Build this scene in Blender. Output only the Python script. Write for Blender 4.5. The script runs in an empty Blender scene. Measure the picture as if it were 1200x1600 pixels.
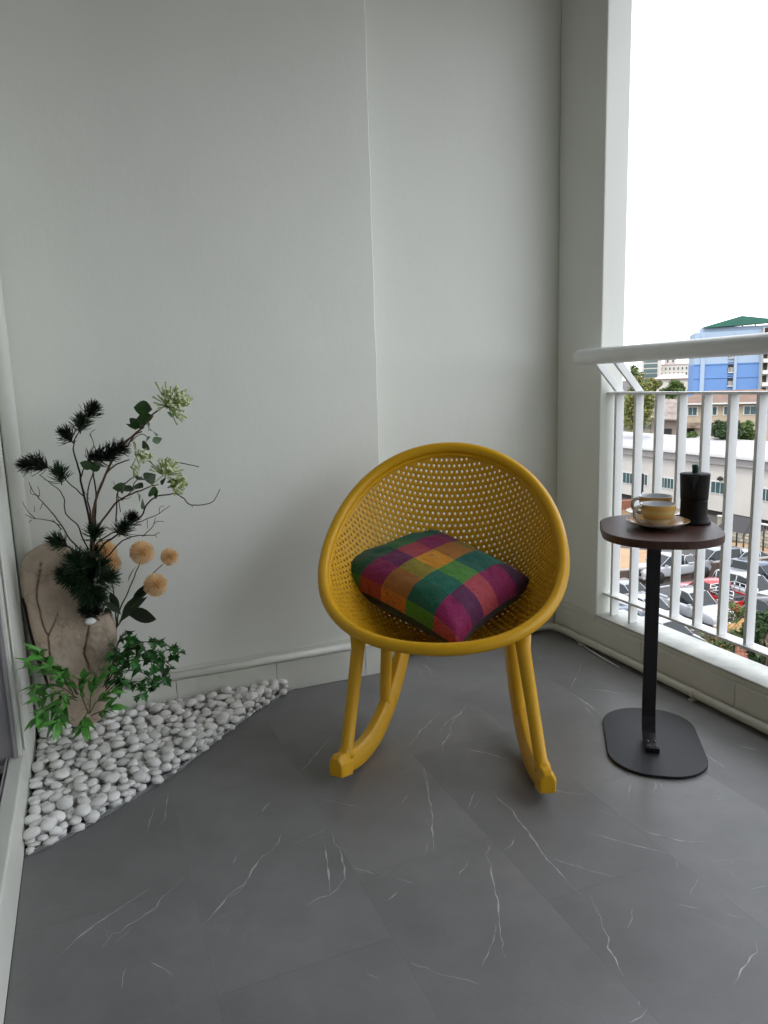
import bpy, bmesh, math, random
import numpy as np
from mathutils import Vector, Matrix, noise
R = random.Random(7)
PI = math.pi
sc = bpy.context.scene
COL = sc.collection
# ------------------------------------------------------------------ camera
F, YAW, PITCH, ROLL = 1138.34, .38514, .17298, -.03149
fw = Vector((math.sin(YAW)*math.cos(PITCH), math.cos(YAW)*math.cos(PITCH), -math.sin(PITCH)))
rt = Vector((math.cos(YAW), -math.sin(YAW), 0)); up = rt.cross(fw)
rt2 = rt*math.cos(ROLL)+up*math.sin(ROLL); up2 = up*math.cos(ROLL)-rt*math.sin(ROLL)
EYE = Vector((0, 0, 1.0))
cam = bpy.data.objects.new('camera', bpy.data.cameras.new('camera')); COL.objects.link(cam)
cam.matrix_world = Matrix(((rt2.x, up2.x, -fw.x, 0), (rt2.y, up2.y, -fw.y, 0), (rt2.z, up2.z, -fw.z, 1.0), (0, 0, 0, 1)))
cam.data.sensor_fit = 'VERTICAL'; cam.data.sensor_height = 36; cam.data.lens = F/1600*36
cam.data.clip_start = .02; cam.data.clip_end = 6000
sc.camera = cam
# ------------------------------------------------------------------ sky, sun, exposure
SUN_EL, SUN_AZ = math.radians(52), math.radians(215)      # compass angle of the sun, from +Y clockwise: behind and left of the balcony
w = bpy.data.worlds.new('World'); sc.world = w; w.use_nodes = True
nt = w.node_tree; nt.nodes.clear()
N = nt.nodes.new; L = nt.links.new
out = N('ShaderNodeOutputWorld'); bg = N('ShaderNodeBackground'); sky = N('ShaderNodeTexSky')
sky.sky_type = 'NISHITA'; sky.sun_disc = False; sky.sun_elevation = SUN_EL; sky.sun_rotation = SUN_AZ
sky.air_density = 1.2; sky.dust_density = 3.0; sky.altitude = 10
tc = N('ShaderNodeTexCoord'); mp = N('ShaderNodeMapping'); mp.inputs['Scale'].default_value = (1, 1, 3.2)
nz = N('ShaderNodeTexNoise'); nz.inputs['Scale'].default_value = 2.3; nz.inputs['Detail'].default_value = 7; nz.inputs['Distortion'].default_value = .4
cr = N('ShaderNodeMapRange'); cr.inputs[1].default_value = .38; cr.inputs[2].default_value = .68; cr.inputs[3].default_value = .60; cr.inputs[4].default_value = .97
mx = N('ShaderNodeMix'); mx.data_type = 'RGBA'; mx.inputs[7].default_value = (9.0, 9.25, 9.6, 1)
L(tc.outputs['Generated'], mp.inputs[0]); L(mp.outputs[0], nz.inputs['Vector']); L(nz.outputs['Fac'], cr.inputs[0])
L(cr.outputs[0], mx.inputs[0]); L(sky.outputs[0], mx.inputs[6]); L(mx.outputs[2], bg.inputs[0]); L(bg.outputs[0], out.inputs[0])
bg.inputs['Strength'].default_value = .10
sun = bpy.data.objects.new('sun', bpy.data.lights.new('sun', 'SUN')); COL.objects.link(sun)
sun.data.energy = .6; sun.data.angle = math.radians(10); sun.data.color = (1, .95, .88)
sd = Vector((math.sin(SUN_AZ)*math.cos(SUN_EL), math.cos(SUN_AZ)*math.cos(SUN_EL), math.sin(SUN_EL)))
sun.rotation_euler = sd.to_track_quat('Z', 'Y').to_euler()
sc.view_settings.view_transform = 'Standard'; sc.view_settings.look = 'None'
sc.view_settings.exposure = 1.88; sc.view_settings.gamma = 1; sc.view_settings.use_curve_mapping = False
sc.render.engine = 'CYCLES'
sc.cycles.max_bounces = 10; sc.cycles.diffuse_bounces = 6; sc.cycles.use_denoising = True

# ------------------------------------------------------------------ helpers
def ray(px, py): return fw+rt2*((px-600)/F)+up2*((800-py)/F)
def atz(px, py, z):
    r = ray(px, py); return EYE+r*((z-1)/r.z)
def aty(px, py, y):
    r = ray(px, py); return EYE+r*(y/r.y)
def atx(px, py, x):
    r = ray(px, py); return EYE+r*(x/r.x)
def atd(px, py, d): return EYE+ray(px, py)*d
MATS = {}
def mat(name, col, rough=.6, metal=0, var=0, vscale=8, bump=0, bscale=60, spec=.5, trans=0, ior=1.45, col2=None, coat=0, detail=6, obj_rand=0, sss=0, stretch=None):
    if name in MATS: return MATS[name]
    m = bpy.data.materials.new(name); m.use_nodes = True; t = m.node_tree; b = t.nodes['Principled BSDF']
    b.inputs['Base Color'].default_value = (*col, 1); b.inputs['Roughness'].default_value = rough; b.inputs['Metallic'].default_value = metal
    b.inputs['Specular IOR Level'].default_value = spec; b.inputs['Transmission Weight'].default_value = trans; b.inputs['IOR'].default_value = ior
    b.inputs['Coat Weight'].default_value = coat
    if sss: b.inputs['Subsurface Weight'].default_value = sss; b.inputs['Subsurface Radius'].default_value = (.01, .01, .01); b.inputs['Subsurface Scale'].default_value = .3
    tcn = t.nodes.new('ShaderNodeTexCoord'); vec = tcn.outputs['Object']
    if stretch:
        mpp = t.nodes.new('ShaderNodeMapping'); mpp.inputs['Scale'].default_value = stretch; t.links.new(vec, mpp.inputs[0]); vec = mpp.outputs[0]
    if var or col2 or obj_rand:
        n = t.nodes.new('ShaderNodeTexNoise'); n.inputs['Scale'].default_value = vscale; n.inputs['Detail'].default_value = detail; n.inputs['Roughness'].default_value = .6
        t.links.new(vec, n.inputs['Vector'])
        r = t.nodes.new('ShaderNodeMapRange'); r.inputs[1].default_value = .3; r.inputs[2].default_value = .7
        t.links.new(n.outputs['Fac'], r.inputs[0])
        mixn = t.nodes.new('ShaderNodeMix'); mixn.data_type = 'RGBA'
        c2 = col2 or tuple(c*(1-var) for c in col)
        mixn.inputs[6].default_value = (*col, 1); mixn.inputs[7].default_value = (*c2, 1)
        t.links.new(r.outputs[0], mixn.inputs[0]); o = mixn.outputs[2]
        if obj_rand:
            oi = t.nodes.new('ShaderNodeObjectInfo'); hs = t.nodes.new('ShaderNodeHueSaturation'); mr = t.nodes.new('ShaderNodeMapRange')
            mr.inputs[3].default_value = 1-obj_rand; mr.inputs[4].default_value = 1+obj_rand
            t.links.new(oi.outputs['Random'], mr.inputs[0]); t.links.new(mr.outputs[0], hs.inputs['Value']); t.links.new(o, hs.inputs['Color']); o = hs.outputs[0]
        t.links.new(o, b.inputs['Base Color'])
    if bump:
        n2 = t.nodes.new('ShaderNodeTexNoise'); n2.inputs['Scale'].default_value = bscale; n2.inputs['Detail'].default_value = 5
        bp = t.nodes.new('ShaderNodeBump'); bp.inputs['Strength'].default_value = 1; bp.inputs['Distance'].default_value = bump
        t.links.new(vec, n2.inputs['Vector']); t.links.new(n2.outputs['Fac'], bp.inputs['Height']); t.links.new(bp.outputs[0], b.inputs['Normal'])
    MATS[name] = m
    return m
def tag(o, label=None, cat=None, group=None, kind=None):
    if label: o['label'] = label
    if cat: o['category'] = cat
    if group: o['group'] = group
    if kind: o['kind'] = kind
    return o
def empty(name, loc=(0, 0, 0), label=None, cat=None, group=None, rz=0):
    o = bpy.data.objects.new(name, None); COL.objects.link(o); o.location = loc; o.rotation_euler.z = rz; o.empty_display_size = .05
    return tag(o, label, cat, group)
def link(name, me, parent=None, m=None):
    if m is not None and not me.materials: me.materials.append(m)
    o = bpy.data.objects.new(name, me); COL.objects.link(o)
    if parent: o.parent = parent
    return o
class MB:
    def __init__(s): s.v = []; s.f = []; s.sm = []
    def add(s, vs, fs, smooth=False):
        k = len(s.v); s.v += [tuple(v) for v in vs]; s.f += [tuple(i+k for i in f) for f in fs]; s.sm += [smooth]*len(fs); return s
    def box(s, a, b, M=None):
        (x0, y0, z0), (x1, y1, z1) = a, b
        vs = [Vector(p) for p in ((x0, y0, z0), (x1, y0, z0), (x1, y1, z0), (x0, y1, z0), (x0, y0, z1), (x1, y0, z1), (x1, y1, z1), (x0, y1, z1))]
        if M: vs = [M@v for v in vs]
        return s.add(vs, [(0, 3, 2, 1), (4, 5, 6, 7), (0, 1, 5, 4), (1, 2, 6, 5), (2, 3, 7, 6), (3, 0, 4, 7)])
    def tube(s, pts, r, n=8, cap=True, smooth=True, flat=1.0, side=None, closed=False):
        pts = [Vector(p) for p in pts]; m = len(pts); rs = r if isinstance(r, (list, tuple)) else [r]*m
        vs = []; prev = None
        for i, p in enumerate(pts):
            if closed: d = pts[(i+1) % m]-pts[i-1]
            else: d = pts[min(i+1, m-1)]-pts[max(i-1, 0)]
            d.normalize()
            ref = side if side is not None else (prev if prev is not None else (Vector((0, 0, 1)) if abs(d.z) < .9 else Vector((1, 0, 0))))
            a = (ref-d*ref.dot(d)).normalized(); prev = a; b = d.cross(a)
            for k in range(n):
                t = 2*PI*k/n; vs.append(p+a*math.cos(t)*rs[i]+b*math.sin(t)*rs[i]*flat)
        fs = [(i*n+k, i*n+(k+1) % n, (i+1)*n+(k+1) % n, (i+1)*n+k) for i in range(m-1) for k in range(n)]
        if closed: fs += [((m-1)*n+k, (m-1)*n+(k+1) % n, (k+1) % n, k) for k in range(n)]
        elif cap: fs += [tuple(range(n))[::-1], tuple((m-1)*n+k for k in range(n))]
        return s.add(vs, fs, smooth)
    def lathe(s, prof, n=32, M=None, smooth=True):
        vs = []
        for r, z in prof:
            for k in range(n):
                t = 2*PI*k/n; v = Vector((r*math.cos(t), r*math.sin(t), z)); vs.append(M@v if M else v)
        fs = [(i*n+k, i*n+(k+1) % n, (i+1)*n+(k+1) % n, (i+1)*n+k) for i in range(len(prof)-1) for k in range(n)]
        return s.add(vs, fs, smooth)
    def prism(s, poly, z0, z1, M=None, smooth=False):
        n = len(poly); vs = [Vector((x, y, z0)) for x, y in poly]+[Vector((x, y, z1)) for x, y in poly]
        if M: vs = [M@v for v in vs]
        s.add(vs, [tuple(range(n))[::-1], tuple(range(n, 2*n))]); k = len(s.v)-2*n
        s.f += [(k+i, k+(i+1) % n, k+n+(i+1) % n, k+n+i) for i in range(n)]; s.sm += [smooth]*n
        return s
    def mesh(s, name, m=None):
        me = bpy.data.meshes.new(name); me.from_pydata(s.v, [], s.f); me.polygons.foreach_set('use_smooth', s.sm); me.update()
        if m is not None: me.materials.append(m)
        return me
    def build(s, name, m, parent=None): return link(name, s.mesh(name, m), parent)
def bevel(o, wd=.002, seg=2, ang=35):
    b = o.modifiers.new('bevel', 'BEVEL'); b.width = wd; b.segments = seg; b.limit_method = 'ANGLE'; b.angle_limit = math.radians(ang); return o
def spline(pts, n=6, closed=False):
    pts = [Vector(p) for p in pts]; m = len(pts); o = []
    for i in range(m if closed else m-1):
        g = (lambda k: pts[k % m]) if closed else (lambda k: pts[max(0, min(m-1, k))])
        p0, p1, p2, p3 = g(i-1), g(i), g(i+1), g(i+2)
        for j in range(n):
            t = j/n; o.append(.5*((2*p1)+(p2-p0)*t+(2*p0-5*p1+4*p2-p3)*t*t+(3*p1-p0-3*p2+p3)*t**3))
    if not closed: o.append(pts[-1])
    return o
def rrect(w_, h_, r, n=8, e=2.0):
    o = []
    for cx, cy, a in ((w_/2-r, h_/2-r, 0), (-w_/2+r, h_/2-r, 90), (-w_/2+r, -h_/2+r, 180), (w_/2-r, -h_/2+r, 270)):
        for k in range(n+1):
            t = math.radians(a+90*k/n); o.append((cx+r*math.cos(t), cy+r*math.sin(t)))
    return o

# ------------------------------------------------------------------ materials
m_wall = mat('wall_paint', (.795, .81, .755), .55, var=.06, vscale=2.2, bump=.0003, bscale=90, stretch=(1, 1, .45))
_t = m_wall.node_tree; _b = _t.nodes['Principled BSDF']; _o = _b.inputs['Normal'].links[0].from_node
_tc = _t.nodes.new('ShaderNodeNewGeometry'); _n = _t.nodes.new('ShaderNodeTexNoise'); _n.inputs['Scale'].default_value = 5; _n.inputs['Detail'].default_value = 4
_bp = _t.nodes.new('ShaderNodeBump'); _bp.inputs['Distance'].default_value = .0028; _t.links.new(_tc.outputs['Position'], _n.inputs['Vector']); _t.links.new(_n.outputs['Fac'], _bp.inputs['Height']); _t.links.new(_bp.outputs[0], _o.inputs['Normal'])
m_trim = mat('trim_paint', (.74, .75, .69), .35, var=.08, vscale=9, bump=.0004, bscale=40)
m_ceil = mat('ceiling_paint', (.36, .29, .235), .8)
m_rail = mat('rail_paint', (.80, .81, .80), .38, var=.05, vscale=14, bump=.0003, bscale=120)
m_sill = mat('sill_paint', (.66, .67, .62), .55, var=.42, vscale=9, bump=.0008, bscale=50)
m_pipe = mat('pipe_plastic', (.60, .60, .53), .35, var=.08, vscale=10)
m_alu = mat('aluminium_frame', (.42, .40, .43), .45, metal=.3, var=.15, vscale=15)
m_dirty = mat('dirty_track', (.07, .055, .045), .7, var=.5, vscale=40, bump=.001, bscale=80)
m_yellow = mat('yellow_plastic', (.67, .362, .010), .36, var=.05, vscale=6, bump=.00012, bscale=700, spec=.45)
m_steel = mat('black_steel', (.018, .017, .021), .42, spec=.32, var=.25, vscale=14, bump=.0001, bscale=900)
m_bolt = mat('bolt_steel', (.10, .10, .11), .3, metal=.6)
m_rubber = mat('rubber', (.015, .015, .015), .8)

# floor: grey stone-look vinyl
def floor_mat():
    m = mat('stone_vinyl', (.232, .230, .230), .33, bump=.0003, bscale=240, var=.34, vscale=3.2, obj_rand=.07, detail=9, spec=.4)
    t = m.node_tree; b = t.nodes['Principled BSDF']
    src = b.inputs['Base Color'].links[0].from_socket
    tcn = t.nodes.new('ShaderNodeTexCoord'); oi = t.nodes.new('ShaderNodeObjectInfo')
    add = t.nodes.new('ShaderNodeVectorMath'); add.operation = 'ADD'
    sv = t.nodes.new('ShaderNodeVectorMath'); sv.operation = 'SCALE'; sv.inputs['Scale'].default_value = 9
    cx = t.nodes.new('ShaderNodeCombineXYZ'); t.links.new(oi.outputs['Random'], cx.inputs[0]); t.links.new(oi.outputs['Random'], cx.inputs[1])
    t.links.new(cx.outputs[0], sv.inputs[0]); t.links.new(tcn.outputs['Object'], add.inputs[0]); t.links.new(sv.outputs[0], add.inputs[1])
    nn = t.nodes.new('ShaderNodeTexNoise'); nn.inputs['Scale'].default_value = 4; nn.inputs['Detail'].default_value = 6
    t.links.new(add.outputs[0], nn.inputs['Vector'])
    mxv = t.nodes.new('ShaderNodeMix'); mxv.data_type = 'RGBA'; mxv.inputs[0].default_value = .32
    t.links.new(add.outputs[0], mxv.inputs[6]); t.links.new(nn.outputs['Color'], mxv.inputs[7])
    vo = t.nodes.new('ShaderNodeTexVoronoi'); vo.feature = 'DISTANCE_TO_EDGE'; vo.inputs['Scale'].default_value = 4.2
    t.links.new(mxv.outputs[2], vo.inputs['Vector'])
    r = t.nodes.new('ShaderNodeMapRange'); r.inputs[1].default_value = 0; r.inputs[2].default_value = .009; r.inputs[3].default_value = 1; r.inputs[4].default_value = 0
    t.links.new(vo.outputs['Distance'], r.inputs[0])
    n3 = t.nodes.new('ShaderNodeTexNoise'); n3.inputs['Scale'].default_value = 6; t.links.new(add.outputs[0], n3.inputs['Vector'])
    r3 = t.nodes.new('ShaderNodeMapRange'); r3.inputs[1].default_value = .52; r3.inputs[2].default_value = .66; r3.inputs[4].default_value = .10
    t.links.new(n3.outputs['Fac'], r3.inputs[0])
    mu = t.nodes.new('ShaderNodeMath'); mu.operation = 'MULTIPLY'; t.links.new(r.outputs[0], mu.inputs[0]); t.links.new(r3.outputs[0], mu.inputs[1])
    mm = t.nodes.new('ShaderNodeMix'); mm.data_type = 'RGBA'; mm.inputs[7].default_value = (.5, .5, .49, 1)
    t.links.new(mu.outputs[0], mm.inputs[0]); t.links.new(src, mm.inputs[6]); t.links.new(mm.outputs[2], b.inputs['Base Color'])
    return m
m_floor = floor_mat()
m_vein = mat('vein_print', (.60, .60, .59), .5, var=.5, vscale=25)

# ------------------------------------------------------------------ balcony shell
XL, XR, YB, YB2, X1, YC, ZC = -.21, 1.71, 2.27, 2.394, .912, 2.135, 2.56
Y0 = -2.2
floor = tag(MB().box((XL-.6, Y0, -.16), (1.70, 2.6, -.004)).build('floor', mat('floor_screed', (.10, .10, .10), .9)), kind='structure')
cols = [(-.2095, .118), (.118, .436), (.436, .749), (.749, 1.064), (1.064, 1.38), (1.38, 1.6955), ]
ystart = [1.40, 1.10, 1.285, 1.060, 1.36, 1.02]
tile_meshes = {}
for (xa, xb), ys in zip(cols, ystart):
    y = ys-.632*6
    while y < 2.6:
        ya, yb = max(y, Y0), min(y+.632, YB2-.002 if xa > .9 else (YB2-.002))
        if yb-ya > .01 and ya < yb:
            key = (round(xb-xa, 3), round(yb-ya, 3))
            if key not in tile_meshes:
                g = .00012
                tile_meshes[key] = MB().box((g, g, -.0035), (xb-xa-g, yb-ya-g, 0)).mesh('floor_tile', m_floor)
            o = link('floor_tile', tile_meshes[key], floor); o.location = (xa, ya, 0)
        y += .632
# printed veins
V = []
for org, polys in (((0, 1200), [
 [(575, 340), (545, 375), (510, 400), (485, 435), (440, 468), (400, 490), (375, 512), (355, 515), (318, 560)],
 [(878, 208), (872, 232), (855, 245), (845, 262), (820, 275), (790, 315), (780, 340), (765, 362), (730, 385), (712, 400), (690, 430), (668, 452), (655, 470), (630, 497)],
 [(768, 358), (750, 385), (715, 402)], [(415, 495), (385, 525), (362, 545)], [(470, 375), (370, 440), (290, 495), (235, 540), (165, 603)], [(750, 262), (725, 300)],
 [(1035, 195), (1045, 235), (1060, 250), (1072, 290), (1075, 310), (1078, 345), (1050, 380), (1030, 398), (1000, 405), (955, 430)], [(1015, 240), (1025, 310), (1030, 360), (1032, 395)],
 [(1000, 97), (1060, 108), (1130, 125)], [(1105, 312), (1140, 320), (1175, 332)], [(525, 70), (520, 130), (515, 160), (487, 190)], [(485, 115), (470, 165), (457, 207)],
 [(470, 605), (510, 625), (545, 655)], [(392, 620), (380, 690)], [(1135, 635), (1185, 660)], [(1030, 185), (980, 210), (915, 240)], [(838, 108), (828, 122), (818, 138)], [(843, 104), (836, 118)]]),
 ((600, 1200), [
 [(330, 60), (355, 95), (385, 118), (405, 135), (412, 155), (430, 175), (448, 195), (460, 215), (480, 240), (492, 262), (510, 285), (535, 310), (570, 350), (582, 368), (600, 380), (618, 395)],
 [(648, 403), (655, 425), (665, 440), (676, 465), (682, 495), (702, 530), (698, 560), (725, 595), (735, 622), (748, 650)],
 [(320, 230), (330, 250), (318, 268), (332, 300), (332, 320), (345, 360), (348, 390), (355, 410), (360, 480), (363, 520), (372, 545), (368, 560), (380, 595)], [(350, 490), (342, 540), (325, 580), (305, 620)],
 [(125, 0), (138, 45), (138, 80), (146, 120), (150, 140), (152, 200), (157, 270)], [(140, 225), (132, 255), (122, 275)], [(78, 608), (130, 625), (150, 635)], [(150, 635), (200, 650), (260, 662), (300, 677)],
 [(795, 190), (840, 206), (870, 212), (930, 228), (960, 230), (1005, 230)], [(625, 197), (680, 212), (720, 225), (800, 245), (885, 265)], [(500, 270), (560, 296), (600, 305), (660, 325), (725, 340)],
 [(915, 423), (950, 433), (985, 440)], [(1060, 455), (1120, 467)], [(1145, 377), (1200, 368)], [(1160, 540), (1165, 575), (1130, 610), (1110, 650), (1088, 682)],
 [(775, 440), (778, 465), (762, 500)], [(770, 45), (762, 100)], [(845, 40), (850, 60), (840, 78)], [(862, 42), (870, 66)], [(283, 70), (270, 110), (262, 130)], [(300, 98), (275, 130)],
 [(265, 280), (258, 305), (237, 325), (235, 345)], [(35, 345), (65, 352), (95, 362)], [(45, 385), (10, 415)], [(985, 345), (965, 375), (958, 398)], [(915, 290), (917, 315)],
 [(660, 125), (740, 158)], [(825, 745), (805, 780), (770, 795)], [(500, 60), (560, 75), (640, 85)], [(85, 75), (60, 100), (55, 115)], [(410, 215), (400, 240), (375, 255)], [(800, 725), (795, 745)]]),
 ((600, 980), [
 [(268, 235), (245, 258), (240, 270), (205, 290), (190, 305), (180, 315), (178, 335)], [(222, 285), (208, 305), (208, 325), (200, 345), (182, 365), (186, 380), (178, 397)],
 [(175, 265), (130, 310), (115, 322), (100, 345), (75, 372)], [(125, 115), (140, 130), (150, 150)], [(105, 125), (120, 165)], [(605, 150), (590, 175), (583, 195)], [(620, 105), (605, 150)],
 [(585, 205), (630, 235), (680, 275)], [(630, 190), (700, 200), (785, 215)], [(1000, 395), (1030, 415), (1065, 440)], [(655, 290), (668, 302)], [(480, 100), (495, 90)], [(620, 240), (660, 285)],
 [(250, 380), (330, 395), (400, 420)], [(1105, 370), (1180, 385)], [(-166, 340), (-190, 372), (-206, 390), (-264, 456)], [(120, 440), (130, 480), (140, 520)]])):
    for pl in polys: V.append([(x/2+org[0], y/2+org[1]) for x, y in pl])
vm = MB()
for pl in V:
    P = [atz(x, y, .00035) for x, y in pl]
    tot = sum((P[i+1]-P[i]).length for i in range(len(P)-1)); Q = []
    for i in range(len(P)-1):
        n = max(2, int((P[i+1]-P[i]).length/.008))
        for j in range(n):
            q = P[i].lerp(P[i+1], j/n); e = .0028
            q.x += e*noise.noise(Vector((q.x*45, q.y*45, 1))); q.y += e*noise.noise(Vector((q.x*45, q.y*45, 7))); Q.append(q)
    Q.append(P[-1]); n = len(Q); main = tot > .14
    vs = []
    for i, q in enumerate(Q):
        d = (Q[min(i+1, n-1)]-Q[max(i-1, 0)]).normalized(); s = Vector((-d.y, d.x, 0))
        wd = (.0015 if main else .0009)*(.25+1.3*abs(noise.noise(Vector((q.x*30, q.y*30, 3))))*1.6)*min(1, .15+3*min(i, n-1-i)/n)
        vs += [q+s*wd, q-s*wd]
    vm.add(vs, [(2*i, 2*i+1, 2*i+3, 2*i+2) for i in range(n-1)])
vo = vm.build('marble_vein', m_vein, floor); vo['kind'] = 'stuff'

wl = MB().box((XL-.25, YB, -.16), (X1, 2.75, ZC))
wall_left = empty('wall'); tag(wall_left, 'pale green grey painted wall section behind the plants and pebbles', 'wall', kind='structure')
# slightly uneven corner edge of the thicker wall section
zs = [i*.02 for i in range(-8, 132)]
jm = MB(); vs = []
for z in zs:
    z = min(z, ZC); dx = .0034*noise.noise(Vector((0, 3, z*7)))+.0020*noise.noise(Vector((5, 3, z*40)))
    vs += [(XL-.25, YB, z), (X1+dx-.004, YB, z), (X1+dx, YB+.004, z), (X1+dx*.4, YB2+.1, z)]
n = len(zs); jm.add(vs, [(4*i+k, 4*i+k+1, 4*i+k+5, 4*i+k+4) for i in range(n-1) for k in range(3)])
jm.build('wall_face', m_wall, wall_left)
wall_right = tag(empty('wall'), 'brighter recessed painted wall behind the yellow chair', 'wall', kind='structure')
MB().box((X1-.05, YB2, -.16), (1.81, 2.75, ZC)).build('wall_face', m_wall, wall_right)
pillar = tag(empty('pillar'), 'painted corner pillar where the railing starts, bright outer face', 'pillar', kind='structure')
bevel(MB().box((XR, YC, .1225), (1.81, YB2-.002, ZC)).build('pillar_face', m_wall, pillar), .004, 2)
wall_low = tag(empty('parapet_wall'), 'low white parapet wall carrying the balcony railing', 'wall', kind='structure')
MB().box((XR, Y0, -.16), (1.83, YB2-.002, .1195)).build('wall_face', m_trim, wall_low)
bevel(MB().box((XR-.004, Y0, .1197), (1.838, YC+.001, .1285)).build('sill', m_sill, wall_low), .003, 2)
# skirting
def skirt(name, xs, y, parent, axis=0, thick=.009, h=.104):
    for a, b in zip(xs[:-1], xs[1:]):
        g = .0007; mb = MB()
        if axis == 0: mb.box((a+g, y-thick, .001), (b-g, y-.0005, h))
        else: mb.box((y-thick, a+g, .001), (y-.0005, b-g, h))
        bevel(mb.build(name, m_trim, parent), .0012, 1)
sx = [XL+.002, -.11, .193, .515, .83, X1+.008]
skirt('skirting_board', sx, YB, wall_left)
skirt('skirting_board', [.9215, 1.15, 1.455, 1.70], YB2, wall_right)
skirt('skirting_board', [2.383, 1.885, 1.49, 1.08, .7, .3, -.1][::-1], XR, wall_low, axis=1)
MB().box((X1+.0005, YB-.008, .001), (X1+.008, YB2-.01, .104)).build('skirting_return', m_trim, wall_left)
pts = [(XL+.01, YB-.006, .118), (X1+.006, YB-.006, .118)]
cvr = MB().tube(pts, .0125, 12); cvr.build('skirting_cap', m_trim, wall_left)
MB().box((XL+.01, YB-.0045, .131), (X1+.004, YB-.0005, .143)).build('skirting_bead', m_trim, wall_left)
MB().box((X1+.01, YB2-.007, .105), (XR-.002, YB2-.0005, .128)).build('skirting_cap', m_trim, wall_right)
MB().box((XR-.0062, YC, .105), (XR-.0006, YB2-.008, .127)).build('skirting_cap', m_trim, wall_low)
# floor pipe (electrical / drain pipe along the wall)
pz, pr = .0215, .0135
pp = tag(empty('floor_pipe', (XR-.03, 1.5, 0)), 'cream plastic pipe running along the floor beside the parapet', 'pipe')
path = [(X1+.03, YB2-.031, pz), (1.60, YB2-.031, pz), (1.655, YB2-.036, pz), (1.674, YB2-.055, pz), (1.68, YB2-.11, pz), (1.681, 1.5, pz), (1.681, Y0+.02, pz)]
o = MB().tube([Vector(q)-Vector((XR-.03, 1.5, 0)) for q in path], pr, 14).build('pipe', m_pipe, pp)
for q in [(1.681, 2.17, 0), (1.681, 1.62, 0), (1.681, .95, 0)]:
    MB().box((-.017, -.008, .001), (.017, .008, .007), Matrix.Translation(Vector(q)-Vector((XR-.03, 1.5, 0)))).tube([Vector(q)-Vector((XR-.03, 1.5, 0))+Vector((0, -.008, pz)), Vector(q)-Vector((XR-.03, 1.5, 0))+Vector((0, .008, pz))], pr+.0016, 14).build('pipe_clip', m_pipe, pp)
o = MB().tube([(XR-.015-(XR-.03), 2.28-1.5, .006), (XR-.05-(XR-.03), 2.1-1.5, .0045), (XR-.064-(XR-.03), 1.93-1.5, .003)], .0028, 6).build('cable', m_pipe, pp)
# corner pipe on the left
cp = tag(empty('corner_pipe', (XL+.022, 2.243, 0)), 'vertical cream pipe in the corner left of the plants', 'pipe')
MB().tube([(0, 0, .02), (0, 0, ZC)], .022, 16).build('pipe', m_trim, cp)
tag(MB().box((XL-.6, Y0, ZC), (1.95, 2.75, ZC+.2)).build('ceiling', m_ceil), kind='structure')
MB_end = MB().box((XL-.6, Y0-.15, -.16), (1.86, Y0, ZC)); tag(MB_end.build('end_wall', m_wall), 'painted wall closing the balcony behind the viewer', 'wall', kind='structure')
# left side: kerb, reveal, sliding door
wd = tag(empty('side_wall'), 'narrow painted wall strip beside the sliding door', 'wall', kind='structure')
MB().box((XL-.10, 1.915, .0), (XL, 2.188, ZC)).build('wall_face', m_wall, wd)
MB().box((XL-.10, 2.188, .0), (XL-.008, 2.194, ZC)).build('joint', mat('dark_joint', (.01, .01, .01), .9), wd)
MB().box((XL-.10, 2.194, .0), (XL-.001, YB, ZC)).build('wall_face', m_wall, wd)
bevel(MB().box((XL-.034, Y0, .0), (XL, 1.915, .135)).build('door_kerb', m_trim, wd), .004, 2)
bevel(MB().box((XL-.0006, 1.899, .135), (XL+.0035, 1.915, ZC)).build('corner_bead', m_trim, wd), .002, 2)
MB().box((XL-.6, Y0, -.1), (XL-.034, 2.0, .08)).build('threshold', m_dirty, wd)
door = tag(empty('sliding_door', (XL-.07, 1.9, .08)), 'grey aluminium sliding glass door with its dirty floor track', 'door')
def dbox(name, a, b, m, parent=door):
    T = Matrix.Translation(-Vector((XL-.07, 1.9, .08))); return bevel(MB().box(a, b, T).build(name, m, parent), .001, 1)
fr = dbox('jamb', (XL-.13, 1.875, .118), (XL-.012, 1.8985, ZC), m_alu)
dbox('jamb_lip', (XL-.012, 1.868, .136), (XL-.004, 1.898, ZC), m_trim)
dbox('jamb_lip', (XL-.021, 1.862, .136), (XL-.0125, 1.874, ZC), m_alu)
trk = dbox('track', (XL-.16, Y0+.01, .081), (XL-.035, 1.874, .1), m_dirty)
for x in (-.036, -.066, -.101, -.136): dbox('track_ridge', (XL+x-.003, Y0+.01, .1), (XL+x, 1.87, .122 if x < -.04 else .139), m_alu)
for z in (.20, .62): 
    MB().tube([Vector((XL-.05, 1.8745, z))-Vector((XL-.07, 1.9, .08)), Vector((XL-.05, 1.8725, z))-Vector((XL-.07, 1.9, .08))], .0042, 10).build('screw_hole', m_rubber, door)
dbox('stile', (XL-.098, 1.30, .124), (XL-.07, 1.36, ZC-.05), m_alu); dbox('stile', (XL-.098, -.2, .124), (XL-.07, -.14, ZC-.05), m_alu)
dbox('rail', (XL-.098, -.139, .124), (XL-.07, 1.299, .19), m_alu)
m_dg = mat('door_glass', (.9, .95, .95), .02, trans=1)
dbox('glass_pane', (XL-.088, -.139, .191), (XL-.082, 1.299, ZC-.05), m_dg)
dbox('fixed_pane', (XL-.128, Y0+.02, .125), (XL-.122, 1.86, ZC-.05), m_dg)
n_ = 240; vs = []  # pleated cloth added behind the glass to bounce light into the balcony
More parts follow.
